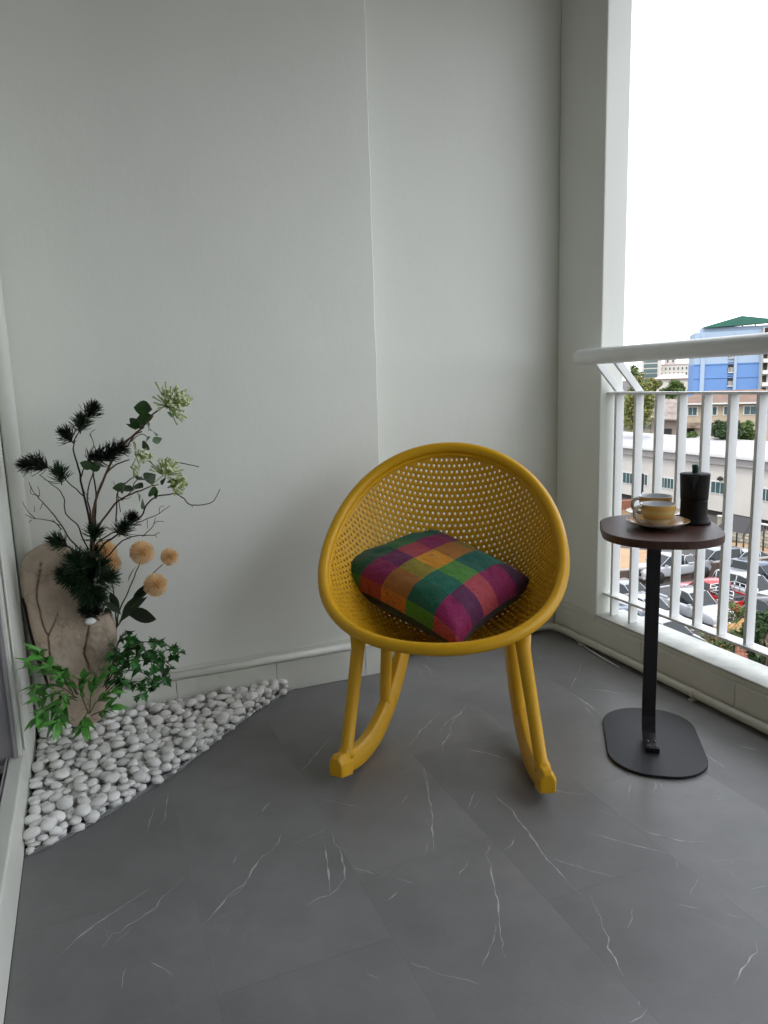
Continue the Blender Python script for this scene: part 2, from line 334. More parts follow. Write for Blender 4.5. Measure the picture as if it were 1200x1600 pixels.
for i in range(n_+1):
    yy = Y0+.02+i*(1.86-Y0)/n_; xx = XL-.22+.018*math.sin(yy*52)+.008*math.sin(yy*23)
    vs += [(xx, yy, .02), (xx, yy, ZC)]
tag(MB().add(vs, [(2*i, 2*i+2, 2*i+3, 2*i+1) for i in range(n_)], True).build('reflector', mat('reflector_cloth', (.62, .58, .52), .9)), 'pale curtain cloth added unseen behind the sliding glass door to bounce light', 'reflector')
db = MB()
for i in range(60):
    c = Vector((R.gauss(-.03, .014), R.gauss(-.055, .02), .02+abs(R.gauss(.01, .012)))); db.tube([c, c+Vector((R.uniform(-.015, .015), R.uniform(-.02, .02), R.uniform(-.004, .012)))], R.uniform(.001, .003), 5)
db.build('debris', mat('debris', (.10, .075, .05), .9, var=.5, vscale=60), door)

# ------------------------------------------------------------------ railing
rl = tag(empty('railing', (1.76, 1.0, .1285)), 'white steel balcony railing with tubular handrail and flat upright bars', 'railing')
T0 = Vector((1.76, 1.0, .1285)); BX, BW, BT = 1.7446, .034, .011
b0, bs = 2.1011, .0987
def rbox(name, a, b, m=m_rail, bw=.0012): return bevel(MB().box(a, b, Matrix.Translation(-T0)).build(name, m, rl), bw, 2)
bm_long = bm_short = None
for i in range(34):
    y = b0-bs*i; z0 = .129 if i % 16 < 2 else .2085
    rbox('post' if i % 16 < 2 else 'baluster', (BX, y-BT, z0), (BX+BW, y, .9405))
    if i % 16 < 2:
        A = Vector((BX+.001, 0, .949)); Bv = Vector((1.652, 0, 1.052)); d = (Bv-A)
        vs = []
        for yy in (y-BT, y):
            vs += [Vector((BX-.001, yy, .951)), Vector((BX+BW, yy, .951)), Vector((1.652+BW*.72, yy, 1.062)), Vector((1.652-.012, yy, 1.060))]
        mbx = MB().add([v-T0 for v in vs], [(0, 1, 2, 3), (7, 6, 5, 4), (0, 4, 5, 1), (1, 5, 6, 2), (2, 6, 7, 3), (3, 7, 4, 0)])
        bevel(mbx.build('bracket', m_rail, rl), .001, 1)
yend = b0-bs*33.5
rbox('top_rail', (BX-.004, yend, .9408), (BX+BW+.004, 2.1345, .949))
rbox('bottom_rail', (BX-.006, yend, .1995), (BX+BW+.008, 2.1345, .2083))
hp = [(1.65, 2.187, 1.074), (1.65, 2.184, 1.074), (1.65, 2.176, 1.074), (1.65, yend, 1.0755)]
MB().tube([Vector(q)-T0 for q in hp], [.018, .0245, .0275, .0275], 24, side=Vector((0, 0, 1))).build('handrail', m_rail, rl)

for i, yy in ((0, 2.16),): rbox('handrail_fixing', (1.66, yy-.012, 1.066), (1.7095, yy+.004, 1.083))

# ------------------------------------------------------------------ rocking chair
ffv = Vector((-.555, -.832, 0)); aav = Vector((.832, -.555, 0))
RC = Vector((.856, 1.714, .572)); tau = .716
upv = -ffv*math.cos(tau)+Vector((0, 0, 1))*math.sin(tau); nnv = ffv*math.sin(tau)+Vector((0, 0, 1))*math.cos(tau)
CO = Vector((.7345, 1.496, 0))
def rimv(ph, k=1.0, RR=.330):
    r_ = RR*(1+.018*math.cos(2*ph)+.017*math.cos(3*ph)-.012*math.cos(4*ph))*k
    return aav*r_*math.sin(ph)+upv*r_*math.cos(ph)+nnv*(RR*.074*math.cos(2*ph)*k*k)
dep = (-nnv*.9+Vector((0, 0, -1))*.25).normalized()
def bowl(u, v):
    r_ = min(1.0, math.hypot(u, v)); ph = math.atan2(u, v)
    return RC+rimv(ph, r_)+dep*.238*(1-r_**2.3)-upv*.035*(1-r_*r_)*1.0
chair = tag(empty('rocking_chair', CO), 'yellow perforated plastic bowl rocking chair holding the plaid cushion', 'chair')
a_ = .0430; sh = MB(); vid = {}
_r = np.linspace(0, 1, 401); _ds = np.sqrt(.33**2+(.238*2.3*_r**1.3)**2); _s = np.concatenate([[0], np.cumsum((_ds[1:]+_ds[:-1])/2)]); _s /= _s[-1]
def bowls(x, y):
    q = math.hypot(x, y)
    if q < 1e-6: return bowl(x, y)
    k = float(np.interp(min(q, 1), _s, _r))/q
    return bowl(x*k, y*k)
RF = .80
def vkey(x, y):
    k = (round(x*2000), round(y*2000))
    if k not in vid:
        rr = math.hypot(x, y); s = 1/rr if rr > 1 else 1
        vid[k] = len(sh.v); sh.v.append(tuple(bowls(x*s, y*s)-CO))
    return vid[k]
hr = a_/math.sqrt(3)
for j in range(-34, 35):
    for i in range(-30, 31):
        cx, cy = a_*(i+.5*(j % 2)), a_*RF*j
        rr = math.hypot(cx, cy)
        if rr > 1.02: continue
        hx = [vkey(cx+hr*math.cos(PI/6+k*PI/3), cy+hr*RF/.8660254*math.sin(PI/6+k*PI/3)) for k in range(6)]
        if len(set(hx)) < 6: hx = list(dict.fromkeys(hx))
        if rr < .942 and len(hx) == 6:
            base = len(sh.v); hrad = .0078
            for k in range(12): sh.v.append(tuple(bowls(cx+hrad*1.08*math.cos(k*PI/6), cy+hrad*math.sin(k*PI/6))-CO))
            for k in range(6):
                h0 = base+(1+2*k) % 12; h1 = base+(2+2*k) % 12; h2 = base+(3+2*k) % 12
                sh.f.append((hx[k], hx[(k+1) % 6], h2, h1, h0)); sh.sm.append(True)
        elif len(hx) > 2:
            sh.f.append(tuple(hx)); sh.sm.append(True)
shell = sh.build('seat_shell', m_yellow, chair)
so = shell.modifiers.new('thick', 'SOLIDIFY'); so.thickness = .0042; so.offset = 0
MB().tube([RC+rimv(2*PI*k/120)-CO for k in range(120)], .0158, 16, closed=True).build('rim', m_yellow, chair)
rb_ = MB().tube([RC+rimv(2*PI*k/120, .965)+dep*.013-CO for k in range(120)], .007, 8, closed=True); rb_.build('rim_lip', m_yellow, chair)
for s in (-1, 1):
    d = (-ffv-aav*s*.215); foot = aav*s*.2535
    def rp(t, z): return foot+d*t+Vector((0, 0, z))
    lo = [(-.012, .048), (.02, .026), (.06, .011), (.12, .0035), (.18, .008), (.24, .026), (.30, .058), (.36, .104), (.41, .158), (.45, .215), (.475, .262)]
    low = [rp(t, z) for t, z in lo]; low = spline(low, 4); n = len(low)
    vs = []; sd_ = Vector((d.y, -d.x, 0)).normalized()
    for i, q in enumerate(low):
        t = i/(n-1); tn = (low[min(i+1, n-1)]-low[max(i-1, 0)]).normalized(); nu = sd_.cross(tn); nu = nu if nu.z > 0 or nu.dot(-d) > 0 else -nu
        if nu.z < 0: nu = -nu
        hgt = .05+.012*math.sin(PI*t); wdt = .0175+.003*math.sin(PI*t)
        for a, b in ((-.75, 0), (.75, 0), (1, .12), (1, .62), (.5, 1), (-.5, 1), (-1, .62), (-1, .12)): vs.append(q+sd_*wdt*a+nu*hgt*b)
    fs = [(i*8+k, i*8+(k+1) % 8, (i+1)*8+(k+1) % 8, (i+1)*8+k) for i in range(n-1) for k in range(8)]+[tuple(range(8))[::-1], tuple((n-1)*8+k for k in range(8))]
    rk = MB().add(vs, fs, True).build('rocker', m_yellow, chair); bevel(rk, .003, 2, 40)
    # rubber strip under the rocker
    st = MB(); st.add([q+sd_*x+Vector((0, 0, z)) for q in low[6:-6] for x, z in ((-.011, .0005), (.011, .0005), (.009, -.0032), (-.009, -.0032))],
        [(i*4+k, i*4+(k+1) % 4, i*4+4+(k+1) % 4, i*4+4+k) for i in range(n-13) for k in range(4)]); st.build('rubber_strip', m_rubber, rk)
    # hexagonal toe
    tp = MB(); hx = [(-.0205, -.002), (.0205, -.002), (.022, .034), (.011, .056), (-.011, .056), (-.022, .034)]
    hx2 = [(x*.93, z*.95+.001) for x, z in hx]
    vs = [rp(-.030, .036)+sd_*x*.9+Vector((0, 0, z*.85)) for x, z in hx2]+[rp(-.020, .034)+sd_*x+Vector((0, 0, z)) for x, z in hx]+[rp(.030, .016)+sd_*x*.96+Vector((0, 0, z*1.06)) for x, z in hx]
    tp.add(vs, [tuple(range(6))[::-1], tuple(range(12, 18))]+[(j*6+k, j*6+(k+1) % 6, j*6+6+(k+1) % 6, j*6+6+k) for j in range(2) for k in range(6)])
    bevel(tp.build('rocker_toe', m_yellow, chair), .003, 2, 20)
    A = rp(.030, .062); Bp = rp(.122, .352 if s > 0 else .335)-aav*(.030 if s > 0 else -.002)
    leg = MB().tube([A, A+Vector((0, 0, .012)), A.lerp(Bp, .08), A.lerp(Bp, .5), A.lerp(Bp, .94), Bp+ Vector((0, 0, .02))], [.022, .0195, .0163, .0166, .0180, .022], 16)
    leg.build('leg', m_yellow, chair)
    A = rp(.275, .070)-aav*(.002 if s > 0 else 0); Bp = rp(.305, .335)-aav*(.026 if s > 0 else -.004)
    MB().tube([A, A.lerp(Bp, .12), A.lerp(Bp, .9), Bp], [.020, .0160, .0170, .021], 16).build('leg', m_yellow, chair)

# ------------------------------------------------------------------ cushion
Lc, Tc, Rc_, Bc = Vector((.661, 1.958, .472)), Vector((.973, 2.005, .546)), Vector((1.094, 1.648, .461)), Vector((.789, 1.549, .374))
cu_n = (ffv*math.sin(.35)+Vector((0, 0, 1))*math.cos(.35))
CC = (Lc+Tc+Rc_+Bc)/4; Lc = Lc+(Lc-CC)*.10-aav*.026; Bc = Bc+aav*.022
Lc, Tc, Rc_, Bc = [CC+(q-CC)*1.06 for q in (Lc, Tc, Rc_, Bc)]
NU = 50
ub = [0, .28, .45, .62, .82, 1.01]; vb = [0, .05, .24, .40, .59, .80, 1.01]
G1, G2 = (.000, .085, .045), (.002, .17, .115)
tabc = [[(.03, .17, .02), (.0, .075, .04), (.0, .085, .045), (.015, .15, .045), (.0, .13, .085), (.0, .10, .07)],
        [(.28, .035, .02), (.21, .004, .075), (.125, .01, .085), (.36, .045, .07), (.23, .004, .085), (.12, .01, .08)],
        [(.42, .13, .01), (.30, .11, .015), (.25, .20, .01), (.62, .26, .01), (.36, .14, .015), (.22, .16, .015)],
        [(.05, .19, .01), (.0, .095, .05), (.0, .12, .075), (.07, .24, .035), (.005, .105, .075), (.0, .14, .10)],
        [(.38, .05, .05), (.25, .005, .085), (.10, .012, .07), (.40, .055, .07), (.23, .005, .075), (.055, .012, .045)]]
cm = bpy.data.meshes.new('cushion'); cv = []; cf = []; cc = []; uvs = []
def cpt(u, v, side):
    a, b = 2*u-1, 2*v-1
    pin = .10; uu = .5+.5*a*(1-pin*(1-b*b)**1.0*abs(a)**2); vv = .5+.5*b*(1-pin*(1-a*a)*abs(b)**2)
    P = Lc*(1-uu)*(1-vv)+Bc*uu*(1-vv)+Tc*(1-uu)*vv+Rc_*uu*vv
    e = max(0, (1-a**4))*max(0, (1-b**4)); hgt = e**.42
    wr = .0035*noise.noise(Vector((u*7, v*7, side*3)))+.0022*noise.noise(Vector((u*19+3, v*19, side*3)))+.003*abs(noise.noise(Vector((u*5+v*9, v*3, 4+side))))
    k = .066 if side > 0 else .085
    hgt = hgt if side > 0 else e**.55
    return P+cu_n*(side*k*hgt+wr*(.25+hgt)-.018*(1-e))-CC
idx = {}
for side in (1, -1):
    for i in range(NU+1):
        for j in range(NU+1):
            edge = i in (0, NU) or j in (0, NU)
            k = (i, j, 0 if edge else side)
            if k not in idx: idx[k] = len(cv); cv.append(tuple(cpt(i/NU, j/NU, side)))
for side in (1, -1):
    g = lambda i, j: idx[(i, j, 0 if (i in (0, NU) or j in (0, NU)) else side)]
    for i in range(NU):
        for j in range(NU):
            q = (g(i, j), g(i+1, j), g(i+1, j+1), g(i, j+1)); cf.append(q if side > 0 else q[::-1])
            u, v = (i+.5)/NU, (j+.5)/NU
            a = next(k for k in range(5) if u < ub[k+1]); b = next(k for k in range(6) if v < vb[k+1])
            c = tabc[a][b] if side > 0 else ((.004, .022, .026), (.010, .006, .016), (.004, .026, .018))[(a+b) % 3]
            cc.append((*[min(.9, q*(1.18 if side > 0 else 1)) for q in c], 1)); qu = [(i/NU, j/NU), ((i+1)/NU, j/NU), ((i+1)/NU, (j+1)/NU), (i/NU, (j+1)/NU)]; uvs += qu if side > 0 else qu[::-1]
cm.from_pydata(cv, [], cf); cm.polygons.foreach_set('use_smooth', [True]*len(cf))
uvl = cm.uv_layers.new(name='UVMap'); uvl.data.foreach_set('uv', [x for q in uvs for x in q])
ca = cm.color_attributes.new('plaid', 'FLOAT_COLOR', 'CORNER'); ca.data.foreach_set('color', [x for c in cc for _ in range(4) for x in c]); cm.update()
mc = mat('plaid_silk', (.5, .5, .5), .62, spec=.35); t = mc.node_tree; b = t.nodes['Principled BSDF']
at_ = t.nodes.new('ShaderNodeAttribute'); at_.attribute_name = 'plaid'; uvn = t.nodes.new('ShaderNodeUVMap')
no = t.nodes.new('ShaderNodeTexNoise'); no.inputs['Scale'].default_value = 9; no.inputs['Detail'].default_value = 2; no.inputs['Distortion'].default_value = 1.6
t.links.new(uvn.outputs[0], no.inputs['Vector'])
ml = t.nodes.new('ShaderNodeMath'); ml.operation = 'MULTIPLY'; ml.inputs[1].default_value = 26; t.links.new(no.outputs['Fac'], ml.inputs[0])
pg = t.nodes.new('ShaderNodeMath'); pg.operation = 'PINGPONG'; pg.inputs[1].default_value = 1; t.links.new(ml.outputs[0], pg.inputs[0])
rr_ = t.nodes.new('ShaderNodeMapRange'); rr_.inputs[1].default_value = 0; rr_.inputs[2].default_value = .38; rr_.inputs[3].default_value = .50; rr_.inputs[4].default_value = 1.0
t.links.new(pg.outputs[0], rr_.inputs[0])
wv = t.nodes.new('ShaderNodeTexNoise'); wv.inputs['Scale'].default_value = 160; t.links.new(uvn.outputs[0], wv.inputs['Vector'])
wr2 = t.nodes.new('ShaderNodeMapRange'); wr2.inputs[1].default_value = .3; wr2.inputs[2].default_value = .7; wr2.inputs[3].default_value = .75; wr2.inputs[4].default_value = 1.2; t.links.new(wv.outputs['Fac'], wr2.inputs[0])
mu1 = t.nodes.new('ShaderNodeMath'); mu1.operation = 'MULTIPLY'; t.links.new(rr_.outputs[0], mu1.inputs[0]); t.links.new(wr2.outputs[0], mu1.inputs[1])
vmm = t.nodes.new('ShaderNodeVectorMath'); vmm.operation = 'SCALE'; t.links.new(at_.outputs['Color'], vmm.inputs[0]); t.links.new(mu1.outputs[0], vmm.inputs['Scale']); t.links.new(vmm.outputs[0], b.inputs['Base Color'])
bp = t.nodes.new('ShaderNodeBump'); bp.inputs['Distance'].default_value = .0012; t.links.new(mu1.outputs[0], bp.inputs['Height']); t.links.new(bp.outputs[0], b.inputs['Normal'])
b.inputs['Sheen Weight'].default_value = .15
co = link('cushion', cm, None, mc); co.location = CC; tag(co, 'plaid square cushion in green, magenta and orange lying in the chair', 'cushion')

# ------------------------------------------------------------------ side table
TC = Vector((1.378, 1.470, 0)); TA = math.radians(55)
tb = tag(empty('side_table', TC, rz=TA), 'small side table with dark walnut top on a bent black steel post', 'table')
bevel(MB().prism(rrect(.395, .252, .112, 12), .001, .0085).build('base_plate', m_steel, tb), .0012, 2)
ZT = .600
mw = mat('walnut', (.070, .025, .016), .42, var=.45, vscale=14, stretch=(1, 9, 1), bump=.00015, bscale=120)
topc = Vector((.048, -.006, 0))
tp_ = MB().prism([(x+topc.x, y+topc.y) for x, y in rrect(.378, .302, .138, 14)], ZT-.021, ZT).build('table_top', mw, tb); bevel(tp_, .0012, 2)
MB().box((.13, -.152+.001-.006, ZT-.0165), (.1325, -.1558, ZT-.002)).build('edge_seam', mat('seam', (.13, .09, .07), .6), tb)
# post: flat bar, bent foot
pw = .0178; px0 = .028
prof = [(-.080, .0095), (-.045, .0095), (-.012, .0105), (.008, .018), (.020, .036), (.027, .065), (.030, .10), (.030, .30), (.030, ZT-.06), (.030, ZT-.024)]
vs = []; n = len(prof)
for i, (x, z) in enumerate(prof):
    x0, z0 = prof[max(i-1, 0)]; x1, z1 = prof[min(i+1, n-1)]; dx, dz = x1-x0, z1-z0; l = math.hypot(dx, dz); nx, nz_ = -dz/l, dx/l
    for yy, tt in ((-pw, 0), (pw, 0), (pw, .012), (-pw, .012)): vs.append((x+nx*tt, yy, z+nz_*tt))
vs = [Vector(q)+Vector((0, .009, 0)) for q in vs]
po = MB().add(vs, [(0, 1, 2, 3), tuple(4*(n-1)+k for k in (3, 2, 1, 0))]+[(4*i+k, 4*i+4+k, 4*i+4+(k+1) % 4, 4*i+(k+1) % 4) for i in range(n-1) for k in range(4)]).build('post', m_steel, tb); bevel(po, .0015, 2)
MB().prism(rrect(.12, .1, .01, 3), ZT-.0235, ZT-.0185, Matrix.Translation((.04, 0, 0))).build('mounting_plate', m_steel, tb)
for bx, by in ((-.070, -.009), (-.042, -.009), (-.070, .009), (-.042, .009)):
    MB().lathe([(.0042, 0), (.0042, .0018), (.0026, .0034), (.0001, .0037)], 10, Matrix.Translation((bx, by+.009, .0215))).build('bolt', m_bolt, tb)

# ------------------------------------------------------------------ cups, saucers, moka pot
def cup_mat():
    m = mat('glazed_cup', (.6, .4, .15), .22, spec=.5, coat=.3); t = m.node_tree; b = t.nodes['Principled BSDF']
    tcn = t.nodes.new('ShaderNodeTexCoord'); sp = t.nodes.new('ShaderNodeSeparateXYZ'); t.links.new(tcn.outputs['Object'], sp.inputs[0])
    r = t.nodes.new('ShaderNodeMapRange'); r.inputs[1].default_value = 0; r.inputs[2].default_value = .06; t.links.new(sp.outputs['Z'], r.inputs[0])
    n_ = t.nodes.new('ShaderNodeTexNoise'); n_.inputs['Scale'].default_value = 30
    mp_ = t.nodes.new('ShaderNodeMapping'); mp_.inputs['Scale'].default_value = (.3, .3, 6); t.links.new(tcn.outputs['Object'], mp_.inputs[0]); t.links.new(mp_.outputs[0], n_.inputs[0])
    ad = t.nodes.new('ShaderNodeMath'); ad.operation = 'MULTIPLY_ADD'; ad.inputs[1].default_value = .10; ad.inputs[2].default_value = -.05; t.links.new(n_.outputs['Fac'], ad.inputs[0])
    a2 = t.nodes.new('ShaderNodeMath'); t.links.new(ad.outputs[0], a2.inputs[0]); t.links.new(r.outputs[0], a2.inputs[1])
    cr_ = t.nodes.new('ShaderNodeValToRGB'); t.links.new(a2.outputs[0], cr_.inputs[0]); e = cr_.color_ramp.elements
    e[0].position = 0; e[0].color = (.62, .60, .52, 1); e[1].position = 1; e[1].color = (.55, .36, .12, 1)
    for p_, c_ in ((.28, (.60, .56, .44)), (.31, (.50, .36, .16)), (.38, (.40, .28, .12)), (.42, (.55, .33, .10)), (.5, (.62, .38, .12)), (.56, (.55, .42, .16)), (.6, (.60, .48, .22)), (.66, (.62, .45, .16)), (.75, (.60, .36, .10)), (.9, (.62, .36, .08))):
        x_ = e.new(p_); x_.color = (*c_, 1)
    t.links.new(cr_.outputs[0], b.inputs['Base Color']); return m
m_cup = cup_mat(); m_cupin = mat('cup_inside', (.66, .68, .70), .15, coat=.3); m_sau = mat('saucer_glaze', (.56, .31, .09), .25, var=.2, vscale=30, coat=.3); m_sau2 = mat('saucer_under', (.62, .58, .50), .25, coat=.3)
m_grip = mat('handle_glaze', (.44, .41, .34), .22, coat=.3)
def saucer(loc, label):
    s = tag(empty('saucer', loc), label, 'saucer', 'saucers on the side table')
    MB().lathe([(.0001, .0062), (.028, .0062), (.033, .0075), (.058, .013), (.078, .0198), (.0805, .0205)], 56).build('dish', m_sau, s)
    MB().lathe([(.0805, .0205), (.0808, .0193), (.06, .0098), (.042, .0045), (.032, .0), (.029, .0), (.028, .003), (.0001, .0035)], 56).build('underside', m_sau2, s)
    return s
def cup(loc, label, ang):
    c = tag(empty('coffee_cup', loc, rz=ang), label, 'cup', 'coffee cups on the side table')
    pr_ = [(.0001, .0), (.020, .0), (.024, .001), (.029, .008), (.037, .020), (.0425, .034), (.0448, .046), (.0455, .0565), (.0452, .0575)]
    MB().lathe(pr_, 56).build('bowl', m_cup, c)
    MB().lathe([(.0452, .0575), (.0442, .0575), (.0435, .050), (.0412, .034), (.0355, .020), (.026, .009), (.0001, .006)], 56).build('lining', m_cupin, c)
    h = spline([(.0435, 0, .050), (.056, 0, .052), (.0665, 0, .044), (.0675, 0, .031), (.060, 0, .019), (.047, 0, .011), (.0365, 0, .012)], 6)
    MB().tube(h, .0035, 10, flat=1.4, side=Vector((0, 1, 0))).build('handle', m_grip, c)
    return c
hang = math.atan2(-rt.y, -rt.x)
s1 = atz(1027, 823, ZT+.002); s1.z = ZT+.001
s2 = s1+Vector((.090, .105, 0)); s2.z = ZT+.001
saucer(s1, 'yellow glazed saucer under the front cup'); saucer(s2, 'yellow glazed saucer under the rear cup, mostly hidden')
cup(s1+Vector((0, 0, .0065)), 'yellow banded coffee cup nearest the viewer, on its saucer', hang+.18)
cup(s2+Vector((-.002, 0, .0065)), 'yellow banded coffee cup standing behind the other one', hang+.1)
mk = atz(1083, 817, ZT); mk.z = ZT+.0005
m_moka = mat('moka_black', (.009, .008, .008), .5, spec=.25, var=.2, vscale=40, bump=.0001, bscale=600)
mo = tag(empty('moka_pot', mk, rz=-.86), 'matte black moka coffee pot with a dark green lid knob', 'coffee pot')
Sm = 1.0
MB().lathe([(.0001, 0), (.036, 0), (.0385, .002), (.0385, .006), (.0365, .014), (.0352, .022), (.0348, .060), (.0352, .0625)], 48).build('boiler', m_moka, mo)
MB().lathe([(.0352, .0625), (.0342, .0632), (.0342, .0648), (.0354, .0655), (.0362, .080), (.0385, .1325), (.039, .1345), (.038, .1365), (.020, .139), (.0001, .1395)], 48).build('upper_pot', m_moka, mo)
MB().lathe([(.0001, 0), (.041, 0), (.0425, .0025), (.040, .008), (.0362, .0135)], 48, Matrix.Translation((.003, -.002, 0))).build('foot_ring', m_moka, mo)
MB().add([(-.0135, -.0365, .134), (.0135, -.0365, .134), (0, -.0485, .134), (0, -.0372, .093)], [(0, 2, 3), (2, 1, 3), (0, 1, 2)]).build('spout', m_moka, mo)
MB().lathe([(.008, .138), (.0082, .148), (.0088, .150), (.0088, .159), (.007, .161), (.0001, .1613)], 8).build('lid_knob', mat('green_knob', (.005, .05, .045), .35), mo)
hd = spline([(0.01, .036, .125), (.012, .058, .128), (.014, .070, .110), (.013, .068, .070), (.012, .062, .045)], 5); MB().tube(hd, .006, 8).build('handle', m_moka, mo)

# ------------------------------------------------------------------ white pebbles
def pebble_mesh(seed, sub=2):
    bm = bmesh.new(); bmesh.ops.create_icosphere(bm, subdivisions=sub, radius=1)
    r = random.Random(seed); o = Vector((r.uniform(0, 50),)*3); fl = r.uniform(-.15, .3)
    for v in bm.verts:
        d = v.co.normalized(); k = 1+.25*noise.noise(d*1.2+o)+.06*noise.noise(d*2.8+o)
        v.co = d*k; v.co.x *= 1+fl*.2*d.x
    for f in bm.faces: f.smooth = True
    me = bpy.data.meshes.new('pebble'); bm.to_mesh(me); bm.free(); return me
m_peb = mat('white_stone', (.88, .875, .85), .48, var=.17, vscale=1.2, obj_rand=.10, spec=.35)
pms = [pebble_mesh(k) for k in range(14)]
for q in pms: q.materials.append(m_peb)
edge = [atz(x, y, 0) for x, y in ((38, 1340), (100, 1313), (170, 1272), (270, 1212), (330, 1166), (380, 1128), (430, 1093), (464, 1076))]
def inbed(x, y):
    if x < XL+.012 or y > YB-.02: return False
    for a, b in zip(edge[:-1], edge[1:]):
        if (b.x-a.x)*(y-a.y)-(b.y-a.y)*(x-a.x) < .003*math.hypot(b.x-a.x, b.y-a.y) and a.x-.004 <= x <= b.x+.004: return False
    return x < edge[-1].x-.01 and y > edge[0].y
gs = .004; gx0, gy0 = XL-.03, 1.6; GW, GH = int(.95/gs), int(.75/gs)
H = np.zeros((GW, GH)); OWN = -np.ones((GW, GH), int)
for i in range(GW):
    for j in range(GH):
        x, y = gx0+i*gs, gy0+j*gs
        if x < XL or y > YB-.003: H[i, j] = .5
# rock footprint keeps pebbles outside
pebs = []
def drop(n, cand, smin, smax, rg):
    for _ in range(n):
        L_ = rg.uniform(smin, smax); W_ = L_*rg.uniform(.68, .88); T_ = L_*rg.uniform(.44, .60); an = rg.uniform(0, PI)
        nn = int(L_/gs)+1; ii, jj = np.meshgrid(np.arange(-nn, nn+1), np.arange(-nn, nn+1), indexing='ij')
        lx = (ii*math.cos(an)+jj*math.sin(an))*gs/L_; ly = (-ii*math.sin(an)+jj*math.cos(an))*gs/W_
        q = lx**2+ly**2; msk = q < .70; prof_ = T_*np.sqrt(np.maximum(0, 1-q)); best = None
        for _c in range(cand):
            for _t in range(40):
                x = rg.uniform(XL, .62); y = rg.uniform(1.62, YB)
                if inbed(x, y): break
            ci, cj = int((x-gx0)/gs), int((y-gy0)/gs)
            if ci-nn < 0 or cj-nn < 0 or ci+nn+1 > GW or cj+nn+1 > GH: continue
            sub = H[ci-nn:ci+nn+1, cj-nn:cj+nn+1]
            z = float((sub+prof_)[msk].max())
            lim = .060
            if best is None or z < best[0]: best = (z, x, y, ci, cj)
        if best is None or best[0] > .080: continue
        z, x, y, ci, cj = best
        sub = H[ci-nn:ci+nn+1, cj-nn:cj+nn+1]; ow = OWN[ci-nn:ci+nn+1, cj-nn:cj+nn+1]
        top = z+prof_; mm_ = msk & (top > sub); sub[mm_] = top[mm_]; ow[mm_] = len(pebs)
        # tilt from local slope
        pebs.append((x, y, z, L_, W_, T_, an, rg.uniform(-.25, .25), rg.uniform(-.25, .25)))
rg = random.Random(11)
drop(260, 20, .016, .022, rg)
drop(240, 30, .011, .017, rg)
drop(330, 45, .0125, .0225, rg)
vis = np.zeros(len(pebs))
for k in range(len(pebs)):
    c = int((OWN == k).sum()); d2 = pebs[k][0]**2+pebs[k][1]**2; vis[k] = c/d2
order = list(np.argsort(-vis)); keep = set(order[:300])
for k in order[:300]:
    x, y, z, a, b_, c_, an, t1, t2 = pebs[k]
    o = link('pebble', pms[k % 14]); o.location = (x, y, z+.0005); o.scale = (a, b_, c_); o.rotation_euler = (t1, t2, an)
    ed = min(abs((b.x-a.x)*(y-a.y)-(b.y-a.y)*(x-a.x))/math.hypot(b.x-a.x, b.y-a.y) for a, b in zip(edge[:-1], edge[1:]) if a.x-.03 <= x <= b.x+.03) if x < edge[-1].x else 0
    if x > .40: zn = ('at the narrow right end of the pebble bed near the chair', 'pebbles at the right end of the bed')
    elif ed < .05: zn = ('along the curved front edge of the pebble bed', 'pebbles along the front edge of the bed')
    elif x < XL+.08: zn = ('beside the white door kerb at the left of the bed', 'pebbles beside the door kerb')
    elif y > YB-.10: zn = ('lying against the skirting board at the back of the bed', 'pebbles against the skirting board')
    elif x < .02 and y > 1.98: zn = ('among the leaves in front of the standing rock', 'pebbles in front of the rock')
    else: zn = ('in the open middle of the pebble bed', 'pebbles in the middle of the bed')
    tag(o, 'smooth white pebble '+zn[0], 'pebble', zn[1])
lo_b = pebble_mesh(3, 1); base_v = np.array([v.co[:] for v in lo_b.vertices]); base_f = [tuple(p.vertices) for p in lo_b.polygons]
mb = MB()
for k in order[300:]:
    x, y, z, a, b_, c_, an, t1, t2 = pebs[k]; M = Matrix.Translation((x, y, z)) @ Matrix.Rotation(an, 4, 'Z') @ Matrix.Diagonal((a, b_, c_, 1))
    mb.add([M@Vector(v) for v in base_v], base_f, True)
tag(mb.build('pebble_fill', m_peb), 'smaller and half buried white pebbles filling the pebble bed', 'pebbles', kind='stuff')
# clear plastic edging around the bed
m_film = mat('clear_film', (.9, .92, .93), .08, trans=.93, ior=1.2)
ev = []; ep = spline([(q.x, q.y, 0) for q in edge]+[(edge[-1].x+.006, YB-.015, 0)], 8)
for i, q in enumerate(ep):
    j = .0025*noise.noise(q*30); ev += [(q.x+.003+j, q.y-.004, .0015), (q.x+.001, q.y-.001+j, .012+.006*noise.noise(q*18)), (q.x-.0, q.y+.0012, .012+.006*noise.noise(q*18)), (q.x+.002+j, q.y-.0015, .0015)]
n = len(ep)
tag(MB().add(ev, [(4*i+k, 4*i+(k+1) % 4, 4*i+4+(k+1) % 4, 4*i+4+k) for i in range(n-1) for k in range(4)], True).build('plastic_edging', m_film), 'thin clear plastic edging along the front of the pebble bed', 'edging')

